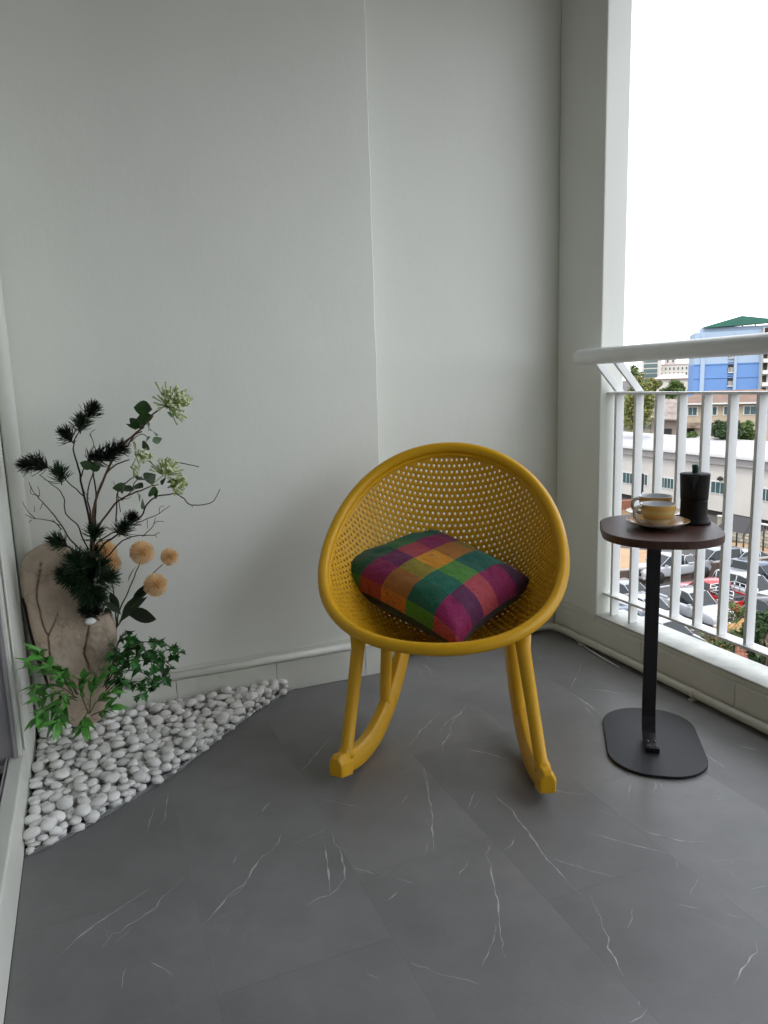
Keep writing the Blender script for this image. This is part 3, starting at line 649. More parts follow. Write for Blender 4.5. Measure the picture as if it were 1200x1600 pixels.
# ------------------------------------------------------------------ standing rock
RO = [(64, 856), (84, 850), (100, 853), (116, 872), (124, 900), (129, 935), (131, 962), (137, 972), (146, 955), (152, 945), (163, 953), (176, 967), (182, 985), (183, 1010), (181, 1045), (174, 1075), (164, 1110), (140, 1132), (108, 1130), (86, 1100), (70, 1050), (55, 1012), (46, 980), (40, 952), (31, 925), (30, 898), (37, 874), (50, 864)]
yr = 2.085
rp0 = aty(110, 1000, yr)
outl = [aty(x, y, yr) for x, y in RO]
outl = spline(outl, 5, closed=True)
cen = aty(108, 985, yr); NA = 150; NR = 46
angs = [math.atan2(q.z-cen.z, q.x-cen.x) for q in outl]; rad = [math.hypot(q.z-cen.z, q.x-cen.x) for q in outl]
srt = sorted(zip(angs, rad)); AA = np.array([a for a, _ in srt]); RR_ = np.array([r for _, r in srt]); AA = np.concatenate([AA-2*PI, AA, AA+2*PI]); RR_ = np.tile(RR_, 3)
def crackpts(pl): return [(aty(x, y, yr).x, aty(x, y, yr).z) for x, y in pl]
cracks = [crackpts(q) for q in ([(64, 880), (61, 900), (58, 918), (57, 935), (62, 957), (66, 975), (75, 992), (79, 1040), (80, 1060)], [(75, 992), (84, 975), (90, 960)], [(31, 900), (50, 903), (75, 900), (100, 904)], [(70, 862), (85, 868), (88, 880)], [(139, 975), (134, 1000), (131, 1020), (140, 1040), (150, 1052)], [(75, 1018), (100, 1012), (130, 1010)])]
def dseg(x, z, pl):
    best = 9
    for (ax, az), (bx, bz) in zip(pl[:-1], pl[1:]):
        dx, dz = bx-ax, bz-az; t_ = max(0, min(1, ((x-ax)*dx+(z-az)*dz)/(dx*dx+dz*dz))); best = min(best, math.hypot(x-ax-dx*t_, z-az-dz*t_))
    return best
rv = []; rc_ = []; rf = []
for side in (1, -1):
    for i in range(NR+1):
        rr = i/NR
        for k in range(NA):
            a = -PI+2*PI*k/NA; rad_ = float(np.interp(a, AA, RR_))*(rr**.8)
            x = cen.x+math.cos(a)*rad_; z = cen.z+math.sin(a)*rad_
            th = .030*(1-rr**9)**.5+.002
            q = Vector((x*9, z*9, side*4))
            th += (.010*noise.noise(q*1.0)+.0045*noise.noise(q*3.1)+.002*noise.noise(q*9))*(1-rr**6)
            # right lobe stands further forward
            st = 1/(1+math.exp(-(x-aty(131, 970, yr).x)*160))
            dark = 0
            if side > 0:
                th += .016*st
                for pl, wd_ in zip(cracks[:2]+cracks[4:5], (1.1, .8, 1.3)):
                    dd = dseg(x+.0016*noise.noise(Vector((x*90, z*90, 2))), z, pl)
                    if dd < .0032*wd_: th -= .005*(1-dd/(.0032*wd_)); dark = max(dark, 1-dd/(.0032*wd_))
                # broken pocket
                pk = math.hypot((x-aty(139, 1022, yr).x)*1.7, z-aty(139, 1022, yr).z)
                if pk < .030+.012*noise.noise(Vector((x*60, z*60, 5))): th -= .008; 
            y = yr-side*th+.10*(z-.1)*1.0
            rv.append(Vector((x, y, z))); rc_.append(dark)
nv1 = (NR+1)*NA
for s_ in (0, 1):
    o_ = s_*nv1
    for i in range(NR):
        for k in range(NA):
            q = (o_+i*NA+k, o_+i*NA+(k+1) % NA, o_+(i+1)*NA+(k+1) % NA, o_+(i+1)*NA+k); rf.append(q if s_ else q[::-1])
for k in range(NA): rf.append((NR*NA+k, NR*NA+(k+1) % NA, nv1+NR*NA+(k+1) % NA, nv1+NR*NA+k))
rme = bpy.data.meshes.new('standing_rock'); rme.from_pydata([tuple(v-rp0) for v in rv], [], rf); rme.polygons.foreach_set('use_smooth', [True]*len(rf))
ca = rme.color_attributes.new('crack', 'FLOAT_COLOR', 'POINT'); ca.data.foreach_set('color', [x for d in rc_ for x in (d, d, d, 1)]); rme.update()
mr_ = mat('sandstone', (.60, .455, .355), .8, vscale=9, col2=(.33, .285, .215), bump=.0035, bscale=45, detail=10); t = mr_.node_tree; b = t.nodes['Principled BSDF']
src = b.inputs['Base Color'].links[0].from_socket; at2 = t.nodes.new('ShaderNodeAttribute'); at2.attribute_name = 'crack'
tcn = t.nodes.new('ShaderNodeTexCoord'); sp = t.nodes.new('ShaderNodeSeparateXYZ'); t.links.new(tcn.outputs['Object'], sp.inputs[0])
nz2 = t.nodes.new('ShaderNodeTexNoise'); nz2.inputs['Scale'].default_value = 7; nz2.inputs['Detail'].default_value = 8; t.links.new(tcn.outputs['Object'], nz2.inputs[0])
r4 = t.nodes.new('ShaderNodeMapRange'); r4.inputs[1].default_value = .55; r4.inputs[2].default_value = .75; r4.inputs[4].default_value = .55; t.links.new(nz2.outputs['Fac'], r4.inputs[0])
m1 = t.nodes.new('ShaderNodeMix'); m1.data_type = 'RGBA'; m1.inputs[7].default_value = (.66, .60, .52, 1); t.links.new(r4.outputs[0], m1.inputs[0]); t.links.new(src, m1.inputs[6])
vz = t.nodes.new('ShaderNodeTexVoronoi'); vz.feature = 'DISTANCE_TO_EDGE'; vz.inputs['Scale'].default_value = 11
nzd = t.nodes.new('ShaderNodeMix'); nzd.data_type = 'RGBA'; nzd.inputs[0].default_value = .2; t.links.new(tcn.outputs['Object'], nzd.inputs[6]); t.links.new(nz2.outputs['Color'], nzd.inputs[7]); t.links.new(nzd.outputs[2], vz.inputs[0])
r5 = t.nodes.new('ShaderNodeMapRange'); r5.inputs[1].default_value = 0; r5.inputs[2].default_value = .014; r5.inputs[3].default_value = .45; r5.inputs[4].default_value = 0; t.links.new(vz.outputs['Distance'], r5.inputs[0])
mx0 = t.nodes.new('ShaderNodeMath'); mx0.operation = 'MAXIMUM'; t.links.new(r5.outputs[0], mx0.inputs[0]); t.links.new(at2.outputs['Fac'], mx0.inputs[1])
m2 = t.nodes.new('ShaderNodeMix'); m2.data_type = 'RGBA'; m2.inputs[7].default_value = (.05, .03, .02, 1); t.links.new(mx0.outputs[0], m2.inputs[0]); t.links.new(m1.outputs[2], m2.inputs[6]); t.links.new(m2.outputs[2], b.inputs['Base Color'])
rock = link('standing_rock', rme, None, mr_); rock.location = rp0; tag(rock, 'cracked pinkish brown slab of rock standing upright in the pebbles', 'rock')
# dark brown strip behind the rock
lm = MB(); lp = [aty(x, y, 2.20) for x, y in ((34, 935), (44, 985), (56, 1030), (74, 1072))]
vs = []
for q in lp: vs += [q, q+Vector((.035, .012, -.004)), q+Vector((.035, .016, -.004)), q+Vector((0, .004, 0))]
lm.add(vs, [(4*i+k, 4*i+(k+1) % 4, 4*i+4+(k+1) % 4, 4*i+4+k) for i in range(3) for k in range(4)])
tag(lm.build('dark_strip', mat('dark_brown', (.03, .018, .012), .8, var=.4, vscale=50)), 'dark brown curved strip wedged between the rock and the wall', 'strip')

# ------------------------------------------------------------------ plants
def poly3(pts, y0, y1, n=5):
    m = len(pts); P = [aty(x, y, y0+(y1-y0)*i/(m-1)) for i, (x, y) in enumerate(pts)]
    return spline(P, n)
m_twig = mat('dark_twig', (.030, .019, .013), .75, var=.4, vscale=60, bump=.0005, bscale=150)
m_brown = mat('brown_stem', (.12, .062, .032), .7, var=.35, vscale=50)
m_green_stem = mat('green_stem', (.09, .11, .035), .6, var=.3, vscale=50)
m_needle = mat('pine_needle', (.008, .014, .009), .5, var=.3, vscale=30, spec=.4)
m_needle2 = mat('pine_needle_green', (.014, .040, .014), .5, var=.4, vscale=30, spec=.4)
m_leafd = mat('round_leaf', (.035, .10, .022), .42, var=.35, vscale=30, obj_rand=.25)
m_leafb = mat('broad_dark_leaf', (.022, .040, .016), .45, var=.35, vscale=30, obj_rand=.15)
m_ivy = mat('ivy_leaf', (.035, .155, .028), .42, var=.4, vscale=40, obj_rand=.35)
m_bam = mat('bamboo_leaf', (.11, .36, .06), .42, var=.35, vscale=18, obj_rand=.3)
m_white = mat('pale_blossom', (.50, .60, .24), .6, var=.3, vscale=60)
m_star = mat('white_star', (.72, .76, .52), .6)
m_orange = mat('orange_ball', (.95, .68, .36), .6, var=.25, vscale=60)
def tuft_mesh(name, n, m, seed, spread=1.15, L_=.046, r0=.00075, rows=1, axisl=.03):
    r = random.Random(seed); mb = MB()
    mb.tube([(0, 0, -.004), (0, 0, axisl)], .0016, 5)
    for k in range(n):
        z = axisl*r.random()**.8; a = r.uniform(0, 2*PI); el = r.uniform(.12, spread)
        l = L_*r.uniform(.7, 1.08)*(1-.25*z/axisl)
        d = Vector((math.cos(a)*math.sin(el), math.sin(a)*math.sin(el), math.cos(el))); cv_ = r.uniform(.1, .45)
        p0 = Vector((0, 0, z)); p1 = p0+d*l*.5; d2 = (d+Vector((0, 0, cv_))).normalized(); p2 = p1+d2*l*.5
        mb.tube([p0, p1, p2], [r0, r0, r0*.45], 3, cap=False, smooth=False)
    return mb.mesh(name, m)
tufts = [tuft_mesh('needle_tuft', 170, m_needle, k, L_=.040, r0=.0010, spread=1.35) for k in range(3)]
tuftsg = [tuft_mesh('needle_tuft', 160, m_needle2, 10+k, spread=1.45, L_=.040, r0=.0010) for k in range(3)]
def place(me, name, loc, direc, scale, parent, roll=0, base=None):
    o = link(name, me, parent); q = Vector(direc).normalized().to_track_quat('Z', 'Y')
    o.rotation_mode = 'QUATERNION'; o.rotation_quaternion = q @ Matrix.Rotation(roll, 3, 'Z').to_quaternion(); o.location = loc-(base or Vector((0, 0, 0)))
    o.scale = (scale,)*3; return o
def tw(name, specs, m, parent, base, y_default=(2.07, 2.07), n=5, sides=7):
    mb = MB()
    for pts, ya, yb_, r0, r1 in specs:
        P = poly3(pts, ya, yb_, n); k = len(P)
        P = [q+Vector((noise.noise(q*60), noise.noise(q*60+Vector((9, 0, 0))), noise.noise(q*60+Vector((0, 9, 0)))))*.0018-base for q in P]
        mb.tube(P, [r0+(r1-r0)*i/(k-1) for i in range(k)], sides)
    return mb.build(name, m, parent)
# pine spray (needle tufts + bare twigs)
pb = aty(141, 975, 2.055); pine = tag(empty('pine_branch', pb), 'dark artificial pine spray with needle tufts rising behind the rock', 'plant')
tw('stem', [([(143, 975), (142, 930), (143, 880), (144, 830)], 2.055, 2.08, .0075, .0055),
    ([(144, 885), (140, 815), (128, 760), (124, 735), (118, 718), (114, 700)], 2.07, 2.04, .0034, .0018),
    ([(143, 870), (150, 780), (146, 745), (144, 725), (140, 715)], 2.08, 2.10, .0026, .0014),
    ([(130, 775), (120, 765), (108, 755), (100, 745)], 2.06, 2.02, .0018, .0012),
    ([(126, 745), (133, 730), (148, 722), (152, 716)], 2.05, 2.03, .0018, .0012),
    ([(114, 700), (118, 685), (126, 670), (136, 655)], 2.04, 2.03, .0016, .0012),
    ([(150, 850), (166, 838), (182, 830), (192, 826)], 2.07, 2.00, .0022, .0014),
    ([(142, 900), (125, 890), (112, 885)], 2.05, 1.99, .002, .0014), ([(140, 880), (120, 862), (102, 852), (94, 848)], 2.06, 2.02, .002, .0014)], m_twig, pine, pb)
tw('twig', [([(138, 860), (128, 838), (122, 822), (103, 803), (100, 780), (92, 765), (80, 756), (62, 741)], 2.07, 2.12, .0022, .0009),
    ([(136, 868), (112, 846), (97, 822), (80, 800), (64, 782), (52, 768), (45, 753)], 2.07, 2.02, .0022, .0008),
    ([(97, 828), (85, 816), (68, 812), (52, 810), (40, 804)], 2.04, 2.00, .0015, .0007), ([(56, 811), (46, 802), (38, 790), (36, 784)], 2.01, 2.0, .0011, .0006), ([(50, 813), (45, 816)], 2.01, 2.0, .0008, .0006),
    ([(60, 778), (62, 768), (58, 760)], 2.03, 2.02, .001, .0006), ([(66, 786), (62, 796)], 2.03, 2.02, .001, .0006), ([(54, 800), (53, 790)], 2.0, 2.0, .0008, .0005),
    ([(60, 775), (48, 770), (50, 760)], 2.03, 2.02, .0009, .0006), ([(97, 822), (88, 818), (82, 812)], 2.04, 2.02, .001, .0007),
    ([(149, 868), (163, 850), (180, 838), (205, 818), (222, 805), (230, 788), (245, 776), (262, 773), (275, 772), (286, 778), (298, 789), (318, 788), (332, 784), (338, 776), (344, 764)], 2.07, 2.02, .0028, .0010),
    ([(274, 773), (274, 768)], 2.04, 2.04, .001, .0008), ([(300, 789), (301, 793)], 2.03, 2.03, .001, .0008),
    ([(149, 882), (170, 868), (190, 846), (210, 838), (228, 836), (242, 836), (250, 832)], 2.07, 2.03, .0024, .0008), ([(222, 838), (236, 826), (244, 815), (256, 815)], 2.04, 2.03, .0013, .0007), ([(240, 818), (243, 808)], 2.04, 2.04, .0009, .0006), ([(242, 836), (246, 840)], 2.04, 2.04, .0009, .0006),
    ([(212, 818), (232, 810), (246, 804), (258, 796), (266, 790)], 2.05, 2.02, .0014, .0007), ([(248, 803), (250, 792), (256, 790)], 2.03, 2.03, .0009, .0006), ([(230, 812), (231, 826)], 2.04, 2.04, .0009, .0006),
    ([(181, 815), (182, 790), (184, 770), (196, 755), (208, 746), (216, 742)], 2.05, 2.02, .0020, .0012), ([(184, 776), (196, 780), (205, 776)], 2.04, 2.03, .0012, .0007), ([(188, 800), (185, 780), (183, 765), (176, 752)], 2.05, 2.05, .0013, .0007),
    ([(276, 722), (290, 725), (300, 727), (311, 729)], 2.03, 2.03, .0014, .0014), ([(128, 762), (134, 772), (140, 780)], 2.06, 2.06, .001, .0008),
    ([(145, 690), (142, 677), (149, 671)], 2.06, 2.05, .001, .0007), ([(146, 700), (145, 690), (140, 678)], 2.06, 2.06, .0011, .0007), ([(150, 830), (165, 862), (152, 880)], 2.02, 2.02, .0012, .0010)], m_twig, pine, pb, sides=5)
TF = [(141, 645, .5, .9, 0, 1.0), (127, 666, .2, .9, 1, 1.05), (108, 684, -.45, .8, 0, 1.0), (46, 727, -1, .15, 0, .95), (66, 727, -.8, .5, 0, 1.1), (94, 746, -.1, 1, 1, 1.05), (143, 716, .8, .5, 0, .95), (160, 716, .9, .55, 0, 1.2), (178, 706, .9, .5, 0, 1.1),
      (203, 815, .5, .8, 0, .95), (190, 830, .3, .8, 1, 1.05), (148, 838, .1, 1, 1, 1.1), (97, 850, -.7, .5, 1, 1.1), (122, 882, -.3, .9, 1, 1.25), (108, 896, -.8, .1, 1, 1.1), (130, 905, -.3, -.4, 1, 1.2), (160, 905, .9, .2, 1, 1.2), (143, 900, .2, .8, 1, 1.2), (140, 922, -.2, -.7, 1, 1.2), (150, 925, .4, -.7, 1, 1.1), (137, 940, -.1, .8, 1, .8), (148, 945, .2, .6, 1, .8), (141, 950, 0, .9, 0, .8), (143, 918, -.4, .7, 1, 1.1), (141, 880, -.3, .9, 1, 1.0), (147, 865, .3, 1, 1, .9), (136, 895, -.8, .5, 1, 1.2), (152, 890, .7, .6, 1, 1.1), (128, 885, -.6, .7, 1, 1.2), (118, 900, -.9, -.2, 1, 1.2), (145, 935, .5, .4, 1, 1.1), (135, 925, -.6, .3, 1, 1.1), (138, 955, -.4, .6, 0, .9), (146, 958, .4, .5, 0, .9), (141, 962, 0, .8, 0, .8)]
for k, (x, y, dx, dz, g, s_) in enumerate(TF):
    yy = 2.055+.03*math.sin(k*2.3)-(.03 if 11 <= k < 20 else 0)
    P = aty(x, y, yy); d = Vector((dx, -.35+.3*math.sin(k*1.7), dz)); 
    place((tuftsg if g else tufts)[k % 3], 'needle_tuft', P-d.normalized()*.016, d, s_*1.0, pine, k*1.3, pb)
cap = aty(141, 971, 1.995)
o = MB().lathe([(.0001, .0075), (.008, .007), (.0125, .004), (.0145, 0), (.011, -.004), (.0001, -.006)], 20).build('pebble', m_peb); o.location = cap; o.scale = (1, .8, .9); o.rotation_euler = (.5, 0, 0)
tag(o, 'single white pebble resting in the notch of the rock at the pine stem', 'pebble')
# flowering branch with round leaves
fb = aty(147, 900, 2.07); fl = tag(empty('flowering_branch', fb), 'tall branch with round green leaves and spiky white green blossoms', 'plant')
tw('stem', [([(146, 900), (145, 830), (147, 790), (165, 742), (185, 702), (205, 683), (222, 668), (238, 648), (250, 640)], 2.07, 2.0, .0038, .0020),
    ([(147, 880), (146, 800), (162, 748), (178, 728), (192, 722), (202, 718)], 2.08, 2.03, .003, .0014), ([(146, 850), (141, 800), (136, 772), (145, 740), (150, 728)], 2.075, 2.04, .0026, .0014),
    ([(148, 830), (170, 800), (186, 782), (206, 772), (220, 766), (236, 760), (248, 757)], 2.07, 2.02, .003, .0013), ([(205, 690), (220, 678), (232, 684)], 2.03, 2.02, .0014, .0010),
    ([(200, 696), (210, 680), (222, 674)], 2.03, 2.02, .0022, .0018), ([(190, 782), (205, 768), (212, 752), (222, 744)], 2.05, 2.03, .0016, .001)], m_brown, fl, fb)
def leaf_mesh(name, m, L_=1, W_=.8, fold=.18, droop=.2, pts=None, nseg=6, wave=0, seed=0):
    pts = pts or [0, .55, .9, 1, .85, .5, .0]; n = len(pts); vs = []; r = random.Random(seed)
    for i, w_ in enumerate(pts):
        x = i/(n-1)*L_; z = -droop*(i/(n-1))**2*L_; wv_ = wave*math.sin(i*2.2+seed)
        vs += [(x, -w_*W_/2, z+fold*w_*W_/2+wv_), (x, 0, z), (x, w_*W_/2, z+fold*w_*W_/2-wv_)]
    fs = [(3*i+k, 3*i+k+1, 3*i+k+4, 3*i+k+3) for i in range(n-1) for k in (0, 1)]
    return MB().add(vs, fs, True).mesh(name, m)
rl_ = [leaf_mesh('leaf', m_leafd, 1, .85, .2, .2), leaf_mesh('leaf', m_leafd, 1, .7, .1, .35)]
def put_leaf(me, P, az, el, roll, s, parent, base):
    o = link('leaf', me, parent); o.location = P-base; o.scale = (s,)*3
    o.rotation_euler = (Matrix.Rotation(az, 3, 'Z') @ Matrix.Rotation(-el, 3, 'Y') @ Matrix.Rotation(roll, 3, 'X')).to_euler(); return o
LV = [(238, 640, 150, .2, 30), (240, 650, 190, -.1, 30), (220, 668, 120, .6, 24), (213, 672, 160, .9, 18), (226, 668, 60, .5, 26), (234, 672, 10, -.1, 24), (232, 668, 300, .2, 24), (222, 700, 20, .4, 26), (226, 696, 330, .7, 22), (238, 690, 350, .1, 18), (232, 663, 100, .3, 24),
      (262, 646, 330, -.3, 18), (150, 728, 10, .2, 30), (146, 730, 160, .3, 22), (158, 728, 200, -.2, 18), (200, 762, 170, .2, 24), (186, 762, 10, .0, 22), (214, 750, 10, .4, 30), (226, 750, 340, .1, 28), (224, 762, 60, .3, 26), (216, 772, 300, -.3, 26), (222, 780, 290, -.7, 26), (232, 770, 340, 0, 24), (240, 773, 10, 0, 20), (210, 766, 210, .3, 22), (250, 752, 20, .0, 20), (262, 752, 350, -.1, 18)]
for k, (x, y, az, el, s_) in enumerate(LV):
    az2 = math.radians(az); P = aty(x, y, 2.02+.02*math.sin(k*1.9)); put_leaf(rl_[k % 2], P, -az2*.9 if az > 180 else az2*.4+(-1.1 if az < 60 else 1.9), el, math.radians(-75+50*math.sin(k*2.7)), s_*.00162, fl, fb)
def blossom(name, P, d, s_, parent, base, seed, n=46):
    r = random.Random(seed); mb = MB(); st = MB(); dv = Vector(d).normalized(); q = dv.to_track_quat('Z', 'Y')
    for k in range(n):
        a = r.uniform(0, 2*PI); el = abs(r.gauss(0, .75)); l = .060*s_*r.uniform(.5, 1.05)
        v = q @ Vector((math.cos(a)*math.sin(el), math.sin(a)*math.sin(el), math.cos(el)))
        p1 = v*l; mb.tube([v*.004, p1*.6, p1], [.0011, .0014, .0024*s_**.3], 5)
        if r.random() < .75:
            u_ = v.orthogonal().normalized(); w_ = v.cross(u_)
            for j in range(5):
                t_ = j*2*PI/5+a; e_ = u_*math.cos(t_)+w_*math.sin(t_); st.add([p1-e_*.0002, p1+v*.0012+(u_*math.cos(t_+.5)+w_*math.sin(t_+.5))*.0028, p1+v*.0026+e_*.0055, p1+v*.0012+(u_*math.cos(t_-.5)+w_*math.sin(t_-.5))*.0028], [(0, 1, 2, 3)])
    for k in range(26):
        a = r.uniform(0, 2*PI); el = r.uniform(0, 1.4); v = q @ Vector((math.cos(a)*math.sin(el), math.sin(a)*math.sin(el), math.cos(el))); c = v*.016*s_
        mb.tube([c*.2, c], [.002, .0032], 6)
    o = mb.build(name, m_white, parent); o.location = P-base; o2 = st.build('petals', m_star, o); o2['kind'] = 'stuff'
    return o
blossom('blossom', aty(262, 634, 1.99), (.45, -.55, .45), 1.1, fl, fb, 1, 150)
blossom('blossom', aty(213, 714, 2.02), (.7, -.3, .1), .7, fl, fb, 2, 60)
blossom('blossom', aty(256, 742, 2.01), (.4, -.4, .8), .85, fl, fb, 3, 80)
blossom('blossom', aty(268, 757, 2.01), (.9, -.3, 0), .7, fl, fb, 4, 60)
blossom('blossom', aty(208, 728, 2.02), (0, -.3, -1), .5, fl, fb, 5, 8)
# orange globe flowers
gb = aty(183, 975, 2.12); gl = tag(empty('globe_flower', gb), 'stems with spiky orange globe flowers and dark leaves right of the rock', 'plant')
tw('stem', [([(182, 985), (181, 960), (178, 930), (172, 900), (166, 880)], 2.12, 2.12, .0022, .0014), ([(183, 980), (186, 955), (200, 925), (212, 895), (219, 880)], 2.12, 2.1, .0024, .0014),
    ([(184, 978), (200, 955), (218, 935), (234, 922)], 2.12, 2.08, .0022, .0013), ([(236, 900), (246, 890), (254, 882)], 2.11, 2.1, .0014, .0012), ([(186, 972), (212, 935), (236, 900)], 2.13, 2.11, .0016, .0014), ([(174, 905), (168, 880), (160, 868), (156, 880)], 2.1, 2.06, .0014, .0010)], m_green_stem, gl, gb)
def globe(P, s_, seed):
    r = random.Random(seed); mb = MB(); n = 290
    core = MB(); core.lathe([(.0001, -.42*s_)]+[(.42*s_*math.cos(math.radians(a)), .42*s_*math.sin(math.radians(a))) for a in range(-75, 90, 15)]+[(.0001, .42*s_)], 14)
    for k in range(n):
        z = 1-2*(k+.5)/n; a = k*2.39996; q = math.sqrt(1-z*z); v = Vector((q*math.cos(a), q*math.sin(a), z)); l = s_*r.uniform(.88, 1.04)
        mb.tube([v*s_*.38, v*l*.88, v*l], [s_*.022, s_*.026, s_*.042], 4, smooth=False)
    o = mb.build('flower_head', m_orange, gl); o.location = P-gb; core.build('core', mat('globe_core', (.48, .23, .06), .8), o)
globe(aty(222, 863, 2.1), .0355, 1); globe(aty(265, 870, 2.1), .0265, 2); globe(aty(243, 914, 2.075), .0345, 3); globe(aty(164, 862, 2.13), .034, 4); globe(aty(172, 880, 2.125), .031, 5)
bl = [leaf_mesh('leaf', m_leafb, 1, .75, .12, .25, [0, .6, .95, 1, .85, .5, .0]), leaf_mesh('leaf', m_leafb, 1, .34, .25, .2)]
for me, x, y, az, el, ro, s_ in ((0, 202, 962, 0, -.02, -1.15, .078), (1, 172, 925, 60, -1.2, -.6, .07), (1, 187, 972, 30, .75, -1.2, .10), (1, 190, 965, 20, .9, -1.0, .095), (1, 164, 950, 90, -.7, -.8, .055), (1, 205, 945, 20, .8, -1.3, .09), (1, 200, 910, 30, 1.2, -.5, .05), (1, 170, 935, 200, -.9, .6, .05), (1, 162, 940, 340, -.5, .6, .06)):
    put_leaf(bl[me], aty(x, y, 2.10), math.radians(az)-.3, el, ro, s_, gl, gb)
# ivy
def ivy_mesh(seed):
    r = random.Random(seed); pts = [(0, 0), (.10, .34), (.02, .62), (.34, .30), (.55, .40), (.62, .22), (1.0, 0)]
    o = pts+[(x, -y) for x, y in pts[-2:0:-1]]
    vs = [(x, y, -.25*x*x+.22*abs(y)) for x, y in o]+[(.35, 0, -.03)]; n = len(o)
    return MB().add(vs, [(k, (k+1) % n, n) for k in range(n)], False).mesh('leaf', m_ivy)
ivm = [ivy_mesh(1)]; ivn = leaf_mesh('leaf', m_ivy, 1, .42, .25, .3, [0, .7, 1, .7, .35, 0]); ivm.append(ivn)
ib = aty(165, 1080, 2.0); iv = tag(empty('ivy_plant', ib), 'artificial ivy with small dark green pointed leaves beside the rock', 'plant')
runs = [([(165, 1075), (185, 1035), (205, 1010), (230, 1003), (255, 1003), (272, 1018), (278, 1012)], 2.0, 1.98), ([(165, 1070), (180, 1040), (210, 1032), (240, 1035), (255, 1048), (262, 1068)], 1.98, 1.93),
        ([(163, 1070), (178, 1030), (185, 1005), (192, 992), (205, 990)], 2.0, 2.03), ([(165, 1080), (190, 1050), (220, 1050), (240, 1065), (243, 1080)], 1.97, 1.92), ([(165, 1075), (172, 1050), (190, 1020), (215, 1012), (240, 1022), (268, 1040)], 2.0, 1.96),
        ([(160, 1090), (190, 1062), (210, 1070), (222, 1085)], 1.95, 1.90), ([(165, 1080), (178, 1062), (182, 1035), (178, 1010)], 1.97, 1.97), ([(168, 1070), (200, 1040), (232, 1018), (250, 1020)], 2.03, 2.03)]
tw('stem', [(q, a, b_, .0016, .0008) for q, a, b_ in runs], m_twig, iv, ib)
r = random.Random(5)
for q, a, b_ in runs:
    P = poly3(q, a, b_, 4)
    for i in range(3, len(P)):
        for _ in range(1 if i % 3 else 2):
            pos = P[i]+Vector((r.gauss(0, .006), r.gauss(0, .014), r.gauss(0, .006)))
            put_leaf(ivm[0] if r.random() < .75 else ivn, pos, r.uniform(0, 2*PI), r.uniform(-1.0, .3), r.uniform(-.8, .8), r.uniform(.024, .037), iv, ib)
# bamboo leaf plant (left and centre)
bmesh_l = [leaf_mesh('leaf', m_bam, 1, .28, .3, .25, [0, .7, 1, .95, .7, .35, 0]), leaf_mesh('leaf', m_bam, 1, .34, .2, .4, [0, .7, 1, .9, .6, .3, 0])]
def bamboo(name, label, base, runs, seed, lo, hi, up_=.2):
    root = tag(empty(name, base), label, 'plant', None); tw('stem', [(q, a, b_, .0016, .0008) for q, a, b_ in runs], m_green_stem, root, base); r = random.Random(seed)
    for q, a, b_ in runs:
        P = poly3(q, a, b_, 4)
        for i in range(4, len(P)):
            d = (P[i]-P[i-2]).normalized(); az = math.atan2(d.y, d.x); el = math.asin(max(-1, min(1, d.z)))
            for sgn in ((-1, 1) if i % 2 else (0.4,)):
                put_leaf(bmesh_l[r.randrange(2)], P[i], az+sgn*r.uniform(.3, .9), el+r.uniform(-.5, .4), r.uniform(-.9, .9), r.uniform(lo, hi), root, base)
    return root
bamboo('bamboo_plant', 'bright green artificial bamboo leaves spreading left at the foot of the rock', aty(120, 1100, 1.95),
    [([(120, 1085), (105, 1065), (85, 1052), (62, 1045), (48, 1038)], 1.95, 1.84), ([(120, 1090), (98, 1075), (75, 1070), (55, 1072)], 1.93, 1.80), ([(120, 1090), (105, 1088), (85, 1100), (70, 1112), (62, 1122)], 1.92, 1.78),
     ([(115, 1085), (100, 1060), (85, 1045), (72, 1030), (60, 1022)], 1.98, 1.90), ([(118, 1090), (104, 1095), (96, 1112), (88, 1130)], 1.90, 1.76), ([(110, 1080), (104, 1070), (100, 1060), (95, 1050)], 1.9, 1.82), ([(120, 1095), (100, 1085), (84, 1085), (62, 1092)], 1.92, 1.76), ([(122, 1085), (108, 1062), (90, 1050), (80, 1042)], 1.93, 1.84)], 3, .040, .066)
bamboo('bamboo_plant', 'small upright bamboo leaf sprig standing between the rock and the ivy', aty(140, 1115, 1.93),
    [([(140, 1115), (142, 1090), (148, 1070), (160, 1055)], 1.93, 1.90), ([(140, 1115), (150, 1098), (166, 1088), (180, 1078)], 1.92, 1.88), ([(138, 1115), (130, 1092), (128, 1075), (132, 1060)], 1.92, 1.88), ([(142, 1118), (155, 1112), (165, 1108), (172, 1105)], 1.9, 1.84), ([(138, 1112), (133, 1118), (131, 1130), (130, 1140)], 1.9, 1.82)], 8, .032, .052)

# ================================================================== the world beyond the railing
GZ = -12.5
def G(px, py): return atz(px, py, GZ)
m_asph = mat('asphalt', (.055, .05, .047), .85, var=.35, vscale=.25, bump=.01, bscale=30)
m_sand = mat('sandy_paving', (.30, .20, .115), .85, var=.2, vscale=.8)
m_conc = mat('grey_concrete', (.26, .24, .22), .85, var=.35, vscale=.6)
m_white_b = mat('white_render', (.42, .40, .37), .8, var=.12, vscale=.3)
m_cream = mat('cream_render', (.36, .30, .225), .8, var=.28, vscale=.35)
m_roofw = mat('pale_roof_sheet', (.36, .355, .37), .6, var=.12, vscale=.3)
m_fasc = mat('grey_fascia', (.24, .225, .22), .7, var=.1, vscale=.5)
m_glass = mat('dark_window', (.035, .07, .075), .12, spec=.8)
m_wfr = mat('white_frame', (.45, .45, .44), .6)
m_dark = mat('dark_gap', (.02, .018, .017), .9)
m_blue = mat('blue_render', (.095, .19, .40), .8, var=.1, vscale=.12)
m_blue2 = mat('pale_blue_render', (.25, .32, .42), .8, var=.08, vscale=.12)
